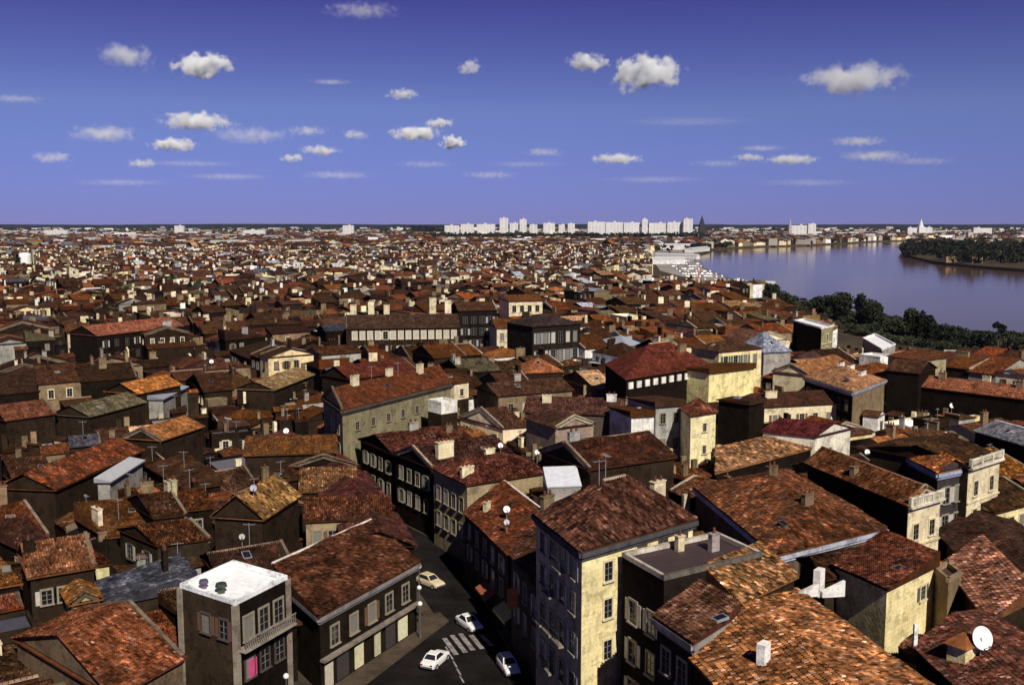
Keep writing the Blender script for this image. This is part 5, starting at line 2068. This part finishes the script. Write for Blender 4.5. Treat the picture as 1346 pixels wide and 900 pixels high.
# ------------------------------------------------------------------ cars
def car_parts(root, tint, kind='hatch', glass=(0.02, 0.02, 0.025)):
    """car along +y (front), built about the origin of root"""
    mb = MB()
    L = 1.95
    stn = [(-L, .42, .70, .62), (-L + .08, .30, .88, .74), (-1.2, .24, .95, .80), (0.0, .24, .93, .81), (.85, .24, .92, .80), (1.55, .26, .82, .77), (L - .08, .30, .72, .72), (L, .42, .60, .60)]
    rings = []
    for y, zl, zt, hw in stn:
        rings.append([(-hw, y, zl), (-hw - .03, y, (zl + zt) / 2), (-hw + .02, y, zt - .08), (-hw + .16, y, zt), (hw - .16, y, zt), (hw - .02, y, zt - .08), (hw + .03, y, (zl + zt) / 2), (hw, y, zl)])
    for a, b_ in zip(rings, rings[1:]):
        for i in range(8):
            j = (i + 1) % 8
            mb.face([a[i], a[j], b_[j], b_[i]], tint)
    mb.face(rings[0], tint)
    mb.face(rings[-1][::-1], tint)
    back = -1.72 if kind != 'saloon' else -1.25
    base = [(-.74, back), (.74, back), (.74, .78), (-.74, .78)]
    top = [(-.56, back + .42), (.56, back + .42), (.56, .10), (-.56, .10)]
    zb, zt = .93, 1.38
    lo = [Vector((x, y, zb)) for x, y in base]
    hi = [Vector((x, y, zt)) for x, y in top]
    for i in range(4):
        j = (i + 1) % 4
        mb.face([lo[i], lo[j], hi[j], hi[i]], tint)
    cr = [p + Vector((0, 0, .05)) - Vector((p.x * .12, (p.y + .6) * .1, 0)) for p in hi]
    for i in range(4):
        j = (i + 1) % 4
        mb.face([hi[i], hi[j], cr[j], cr[i]], tint)
    mb.face(cr, tint)
    mb.build('body', M_PAINT, root)

    def glassq(nm, q):
        c0 = sum(q, Vector()) / 4
        nrm = (q[1] - q[0]).cross(q[3] - q[0]).normalized()
        mg = MB()
        mg.face([c0 + (p - c0) * .86 + nrm * .012 for p in q], glass)
        mg.build(nm, M_PAINT, root)
    glassq('rear_window', [lo[0], lo[1], hi[1], hi[0]])
    glassq('windscreen', [lo[2], lo[3], hi[3], hi[2]])
    for i in (1, 3):
        j = (i + 1) % 4
        glassq('side_window', [lo[i], lo[j], hi[j], hi[i]])
    for sx in (-1, 1):
        for y in (-1.2, 1.25):
            mw = MB()
            cx_ = sx * .76
            sg = 12
            rim = [(math.cos(2 * math.pi * k / sg) * .31, .31 + math.sin(2 * math.pi * k / sg) * .31) for k in range(sg)]
            for k in range(sg):
                a, b_ = rim[k], rim[(k + 1) % sg]
                mw.face([(cx_ - .1, y + a[0], a[1]), (cx_ - .1, y + b_[0], b_[1]), (cx_ + .1, y + b_[0], b_[1]), (cx_ + .1, y + a[0], a[1])], (.02, .02, .02))
            for q in (-.1, .1):
                mw.face([(cx_ + q, y + a[0], a[1]) for a in rim], (.02, .02, .02))
                mw.face([(cx_ + q * 1.06, y + a[0] * .55, .31 + (a[1] - .31) * .55) for a in rim], (.5, .5, .52))
            mw.build('wheel', M_METAL, root)
        mh = MB()
        mh.box((sx * .52, L - .02), (1, 0), .28, .1, .52, .66, (.75, .75, .7))
        mh.build('headlight', M_PAINT, root)
        mh = MB()
        mh.box((sx * .55, -L + .02), (1, 0), .22, .1, .6, .75, (.4, .02, .02))
        mh.build('tail_light', M_PAINT, root)
    for y in (L, -L):
        mh = MB()
        mh.box((0, y), (1, 0), 1.35, .14, .34, .5, (.08, .08, .085))
        mh.build('bumper', M_PLAIN, root)


def car(px, py, ang, tint, label, kind='hatch', grp=None):
    g = P(px, py, 0.004)
    root = empty('parked_car', g, label, 'car', grp)
    car_parts(root, tint, kind)
    root.rotation_euler = (0, 0, ang)
    return root


street_ang = math.atan2(SD.y, SD.x) - math.pi / 2
car(668, 880, street_ang + math.pi, (0.86, 0.86, 0.86), 'white hatchback on the road nearest below the crossing', 'hatch', 'cars in the street below')
car(617, 824, street_ang + math.pi + .25, (0.82, 0.82, 0.82), 'white saloon just beyond the striped pedestrian crossing', 'saloon', 'cars in the street below')
car(566, 769, street_ang + math.pi + .5, (0.66, 0.53, 0.36), 'beige car turning at the corner of the narrow street', 'hatch', 'cars in the street below')

car(572, 872, math.atan2(.92, .39) - math.pi / 2, (0.84, 0.84, 0.84), 'white car parked by the pavement left of the pedestrian crossing', 'saloon', 'cars in the street below')

# street lamps along the corner house
def lamp(px, py, z, label):
    p = P(px, py, z)
    root = empty('street_lamp', (p.x, p.y, 0), label, 'street lamp', 'white globe street lamps')
    mb = MB()
    mb.cyl((p.x, p.y), .08, .05, 0.1, z - .25, (0.12, 0.12, 0.12), 8)
    mb.cyl((p.x, p.y), .16, .12, 0.1, .9, (0.12, 0.12, 0.12), 8)
    mb.build('post', M_METAL, root, (p.x, p.y, 0))
    mb = MB()
    for k in range(6):
        a0, a1 = -math.pi / 2 + k * math.pi / 6, -math.pi / 2 + (k + 1) * math.pi / 6
        mb.cyl((p.x, p.y), max(.01, .27 * math.cos(a0)), max(.01, .27 * math.cos(a1)), z + .27 * math.sin(a0), z + .27 * math.sin(a1), (0.82, 0.81, 0.80), 12)
    mb.build('globe', M_PLAIN, root, (p.x, p.y, 0))


lamp(551, 744, 6.0, 'globe lamp at the far corner of the street corner house')
lamp(551, 772, 4.2, 'globe lamp beside the beige car')
lamp(552, 793, 4.0, 'globe lamp between the beige car and the lit shop front')
lamp(380, 834, 5.0, 'globe lamp right of the white-roofed block, upper one')
lamp(376, 888, 4.5, 'globe lamp at the bottom edge below the pink sign')

# parked cars on the esplanade
proto = []
for tint in ((.85, .85, .86), (.55, .56, .6), (.12, .12, .14), (.5, .1, .08), (.2, .28, .45)):
    mb = MB()
    mb.box((0, 0), (0, 1), 4.0, 1.65, .25, .9, tint)
    mb.box((0, -.2), (0, 1), 2.2, 1.45, .901, 1.4, tuple(x * .9 for x in tint), 0, .75)
    o = mb.build('parked_car', M_PAINT)
    COL.objects.unlink(o)
    proto.append(o)
rows_ = []
for r in range(9):
    for k in range(24):
        px = 868 + k * 3.6 + r * 4.2
        py = 337 + r * 3.4 + R.uniform(-.3, .3)
        g = P(px, py)
        if inside(ESPL, g.x, g.y) and R.random() < .8:
            rows_.append(g)
for g in rows_[:110]:
    q = R.choices(proto, [50, 20, 15, 8, 7])[0]
    o = q.copy()
    COL.objects.link(o)
    o.location = g + Vector((0, 0, .03))
    o.rotation_euler = (0, 0, R.choice([.1, 1.67]))
    tag(o, 'tiny parked car in the packed rows on the pale quay', 'car', 'cars parked on the quay')
for q in proto:
    bpy.data.objects.remove(q)

# quay wall and railing line along the near bank
a, b_ = P(1240, 468), P(1420, 472)
d = (b_ - a).normalized()
c = (a + b_) / 2
mb = MB()
mb.box((c.x, c.y), (d.x, d.y), (b_ - a).length, 1.2, 0, 2.2, (0.40, 0.36, 0.34))
tag(mb.build('quay_wall', M_WALL, None, (c.x, c.y, 0)), 'long pale stone wall along the near river bank', 'wall')

# ------------------------------------------------------------------ satellite dishes, placed where the sight line meets a roof
bpy.context.view_layer.update()
dg = bpy.context.evaluated_depsgraph_get()


def dish(px, py, r, label, tint=(0.86, 0.86, 0.88), pole=1.0):
    q = P(px, py, 0)
    o_ = Vector((0, 0, H))
    dirn = (q - o_).normalized()
    hit, loc, nrm, idx, ob, mat = scene.ray_cast(dg, o_, dirn)
    if not hit:
        return
    # step back along the sight line until the mast foot stands on the roof below
    best = None
    for back in [x * .25 for x in range(1, 40)]:
        p = loc - dirn * back
        h2, l2, n2, i2, ob2, m2 = scene.ray_cast(dg, p, Vector((0, 0, -1)))
        if h2 and pole + r * .6 < p.z - l2.z < pole + r * .6 + 1.2 and n2.z > .3:
            best = (p, l2)
            break
    if best is None:
        return
    p, foot = best
    root = empty('satellite_dish', foot, label, 'satellite dish', 'satellite dishes on the roofs')
    mb = MB()
    mb.cyl((foot.x, foot.y), .05, .05, foot.z - .1, p.z, (.3, .3, .3), 6)
    mb.build('mast', M_METAL, root, foot)
    ax = Vector((.25, -.90, .38)).normalized()
    u = ax.cross(Vector((0, 0, 1))).normalized()
    v = u.cross(ax).normalized()
    mb = MB()
    seg = 20
    rings = []
    for k in range(5):
        rr = r * k / 4
        dz = r * .28 * (k / 4) ** 2
        rings.append([p + ax * (dz - .1) + (u * math.cos(2 * math.pi * i / seg) + v * math.sin(2 * math.pi * i / seg)) * max(rr, .01) for i in range(seg)])
    for a, b_ in zip(rings, rings[1:]):
        for i in range(seg):
            j = (i + 1) % seg
            mb.face([a[i], a[j], b_[j], b_[i]], tint)
    mb.build('dish', M_PLAIN, root, foot)
    mb = MB()
    a0 = p - v * r * .9
    a1 = p + ax * r * .8 - v * r * .75
    e = (a1 - a0).normalized()
    s1 = e.cross(u).normalized() * .03
    s2 = u * .03
    for x, y in ((s1, s2), (s2, -s1), (-s1, -s2), (-s2, s1)):
        mb.face([a0 + x, a0 + y, a1 + y, a1 + x], (.25, .25, .25))
    mb.box((a1.x, a1.y), (1, 0), .14, .14, a1.z - .07, a1.z + .07, (.2, .2, .2))
    mb.build('feed_arm', M_METAL, root, foot)


dish(1290, 838, .85, 'large white satellite dish on the dark roof at the lower right', pole=.5)
dish(282, 685, .42, 'small white dish above the white-roofed block')
dish(334, 681, .42, 'bluish dish right of the small white dish', (.55, .55, .75))
dish(333, 641, .40, 'grey violet dish behind the bluish one', (.4, .38, .5))
dish(318, 705, .34, 'dull grey dish straight above the white-roofed block', (.4, .4, .38))
dish(666, 669, .42, 'white round dish on the red street roof with white ridge')
dish(666, 686, .34, 'duller dish just below the white round one', (.5, .5, .52))
dish(1140, 594, .48, 'white dish on the ridge of the long dark sided house')
dish(376, 566, .45, 'white dish left of the long khaki house')
dish(1237, 524, .5, 'left one of a close pair of white dishes near the orange row')
dish(1251, 533, .5, 'right one of a close pair of white dishes near the orange row')
dish(800, 613, .38, 'white dish above the yellow corner building')
dish(945, 668, .38, 'small pale dish between yellow corner building and worn brown roof')
dish(658, 585, .4, 'pale dish on a roof in front of the tan rubble wall')
dish(706, 594, .36, 'pale dish right of the one before the tan rubble wall')
dish(278, 475, .5, 'white dish in the left town beyond the zinc lean-to')

# ------------------------------------------------------------------ clouds (real volumes, far beyond the town)
m = bpy.data.materials.new('cloud_vapour')
m.use_nodes = True
n = m.node_tree
n.nodes.clear()
mo = N(n, 'ShaderNodeOutputMaterial')
vol = N(n, 'ShaderNodeVolumePrincipled')
vol.inputs['Color'].default_value = (0.965, 0.985, 1.0, 1)
vol.inputs['Anisotropy'].default_value = -0.35
tc = N(n, 'ShaderNodeTexCoord').outputs['Object']
info = N(n, 'ShaderNodeObjectInfo')
sc_ = N(n, 'ShaderNodeAttribute', attribute_type='OBJECT', attribute_name='aspect')
asp = N(n, 'ShaderNodeVectorMath', operation='MULTIPLY')
n.links.new(tc, asp.inputs[0])
n.links.new(sc_.outputs['Vector'], asp.inputs[1])
add = N(n, 'ShaderNodeVectorMath', operation='ADD')
cmb = N(n, 'ShaderNodeCombineXYZ')
for k in range(3):
    n.links.new(math_node(n, 'MULTIPLY', info.outputs['Random'], 37.0 + 11 * k), cmb.inputs[k])
n.links.new(asp.outputs[0], add.inputs[0])
n.links.new(cmb.outputs[0], add.inputs[1])
ns = noise_tex(n, add.outputs[0], 1.25, 6.0, 0.66)
ln = N(n, 'ShaderNodeVectorMath', operation='LENGTH')
n.links.new(tc, ln.inputs[0])
f = math_node(n, 'ADD', math_node(n, 'SUBTRACT', 0.58, ln.outputs['Value']), math_node(n, 'MULTIPLY', math_node(n, 'SUBTRACT', ns, 0.5), 2.7))
f = ramp(n, f, 0.0, 0.95, 0.0, 1.0)
f = math_node(n, 'MULTIPLY', f, ramp(n, ln.outputs['Value'], 0.8, 1.0, 1.0, 0.0))
den = N(n, 'ShaderNodeAttribute', attribute_type='OBJECT', attribute_name='vapour').outputs['Fac']
n.links.new(math_node(n, 'MULTIPLY', f, den), vol.inputs['Density'])
n.links.new(vol.outputs[0], mo.inputs['Volume'])
M_CLOUD = m
import bmesh
bm = bmesh.new()
bmesh.ops.create_icosphere(bm, subdivisions=3, radius=1.0)
cme = bpy.data.meshes.new('cloud')
bm.to_mesh(cme)
bm.free()
cme.materials.append(M_CLOUD)
for (px, py, wd, hg, dn, lab) in (
    (268, 86, 84, 38, 5.0, 'compact white cloud high in the left part of the sky'),
    (258, 160, 100, 28, 3.5, 'arched white cloud left of the middle above a smaller one'),
    (228, 190, 64, 20, 4.0, 'small bright cloud tucked below the arched cloud'),
    (168, 74, 70, 44, .7, 'faint hazy cloud left of the compact white cloud'),
    (137, 176, 100, 26, .7, 'faint wide veil of cloud at the left'),
    (617, 88, 34, 26, 1.0, 'tiny faint cloud high near the middle'),
    (530, 124, 46, 16, 1.6, 'small thin cloud above the group of three clouds'),
    (577, 162, 42, 15, 2.2, 'upper cloud in the group of three'),
    (547, 176, 70, 22, 4.5, 'longest cloud in the group of three'),
    (594, 187, 36, 20, 4.5, 'round right cloud in the group of three'),
    (774, 82, 62, 28, 2.5, 'ragged cloud just left of the largest white cloud'),
    (851, 97, 104, 58, 6.0, 'largest and whitest cloud right of the middle'),
    (1120, 104, 150, 46, 1.8, 'broad ragged cloud on the right side of the sky'),
    (811, 209, 70, 16, 3.0, 'flat bright cloud low over the white horizon estate'),
    (1040, 210, 76, 16, 2.0, 'flat cloud low over the river'),
    (985, 207, 44, 12, 1.2, 'small faint cloud left of the flat river cloud'),
    (1128, 186, 80, 16, .7, 'thin streak of cloud over the headland, upper one'),
    (1150, 205, 100, 18, .7, 'thin streak of cloud over the headland, lower one'),
    (421, 198, 54, 16, 1.6, 'small cloud between the arched cloud and the group of three'),
    (384, 208, 36, 13, 1.3, 'little cloud left of the small middle cloud'),
    (468, 178, 40, 18, .6, 'faint puff left of the group of three'),
    (187, 215, 44, 14, .8, 'faint low puff below the small bright cloud'),
    (330, 178, 120, 26, .4, 'very thin veil right of the arched cloud'),
    (68, 207, 60, 18, .5, 'thin low veil at the far left'),
    (445, 230, 110, 14, 0.28, 'long low faint streak near the horizon, left one'),
    (645, 230, 80, 14, 0.28, 'long low faint streak near the horizon, middle one'),
    (715, 200, 60, 14, .4, 'faint low wisp between the three clouds and the flat one'),
    (250, 215, 150, 10, 0.19, 'hair-thin streak under the small bright cloud'),
    (690, 216, 120, 10, 0.17, 'hair-thin streak left of the flat estate cloud'),
    (905, 160, 200, 8, 0.25, 'long hair-thin streak right of the largest cloud'),
    (945, 215, 90, 12, 0.22, 'faint smear left of the small river cloud'),
    (1210, 212, 110, 14, 0.22, 'faint smear right of the headland streaks'),
    (560, 216, 90, 12, 0.19, 'faint smear below the group of three clouds'),
    (405, 172, 60, 16, 0.45, 'faint puff right of the thin veil'),
    (20, 130, 90, 12, 0.3, 'hair-thin streak at the left border of the sky'),
    (300, 232, 130, 12, 0.22, 'low smear above the horizon left of the middle'),
    (860, 236, 150, 12, 0.19, 'low smear above the bright estate'),
    (1060, 240, 160, 12, 0.19, 'low smear above the river bend'),
    (160, 240, 140, 12, 0.19, 'low smear above the far left suburbs'),
    (1000, 195, 70, 10, 0.4, 'thin wisp above the flat river cloud'),
    (435, 108, 60, 8, 0.4, 'short thin dash of cloud left of the small thin cloud'),
    (475, 14, 110, 22, .4, 'faint veil at the top of the sky left of the middle'),
):
    el = (HZ - py) / FPX
    D = min(20000, 1300 / el)
    q = P(px, py, H + 1.0) if False else None
    x = (px - CX) / FPX
    v = -(py - CY) / FPX
    dv = Vector((x, cp + v * sp, -sp + v * cp))
    loc = Vector((0, 0, H)) + dv * D
    o = bpy.data.objects.new('cloud', cme)
    COL.objects.link(o)
    o.location = loc
    a = wd / FPX * D / 2 * 1.3
    c_ = hg / FPX * D / 2 * 1.2
    o.scale = (a, a * .7, c_)
    o['vapour'] = dn * 5.5 / (a * .9)
    o['aspect'] = (max(1.0, a / c_), max(1.0, a / c_) * .7, 1.0)
    tag(o, lab, 'cloud', 'fair weather clouds')

# ------------------------------------------------------------------ summer haze over the town
mb = MB()
mb.box((0, 5600), (1, 0), 19000, 13500, -8, 112, (1, 1, 1))
m = bpy.data.materials.new('haze_air')
m.use_nodes = True
n = m.node_tree
n.nodes.clear()
mo = N(n, 'ShaderNodeOutputMaterial')
vol = N(n, 'ShaderNodeVolumePrincipled')
vol.inputs['Color'].default_value = (0.6, 0.68, 1.0, 1)
vol.inputs['Density'].default_value = 1.4e-5
vol.inputs['Anisotropy'].default_value = 0.0
n.links.new(vol.outputs[0], mo.inputs['Volume'])
o = mb.build('haze', m)
tag(o, kind='stuff')
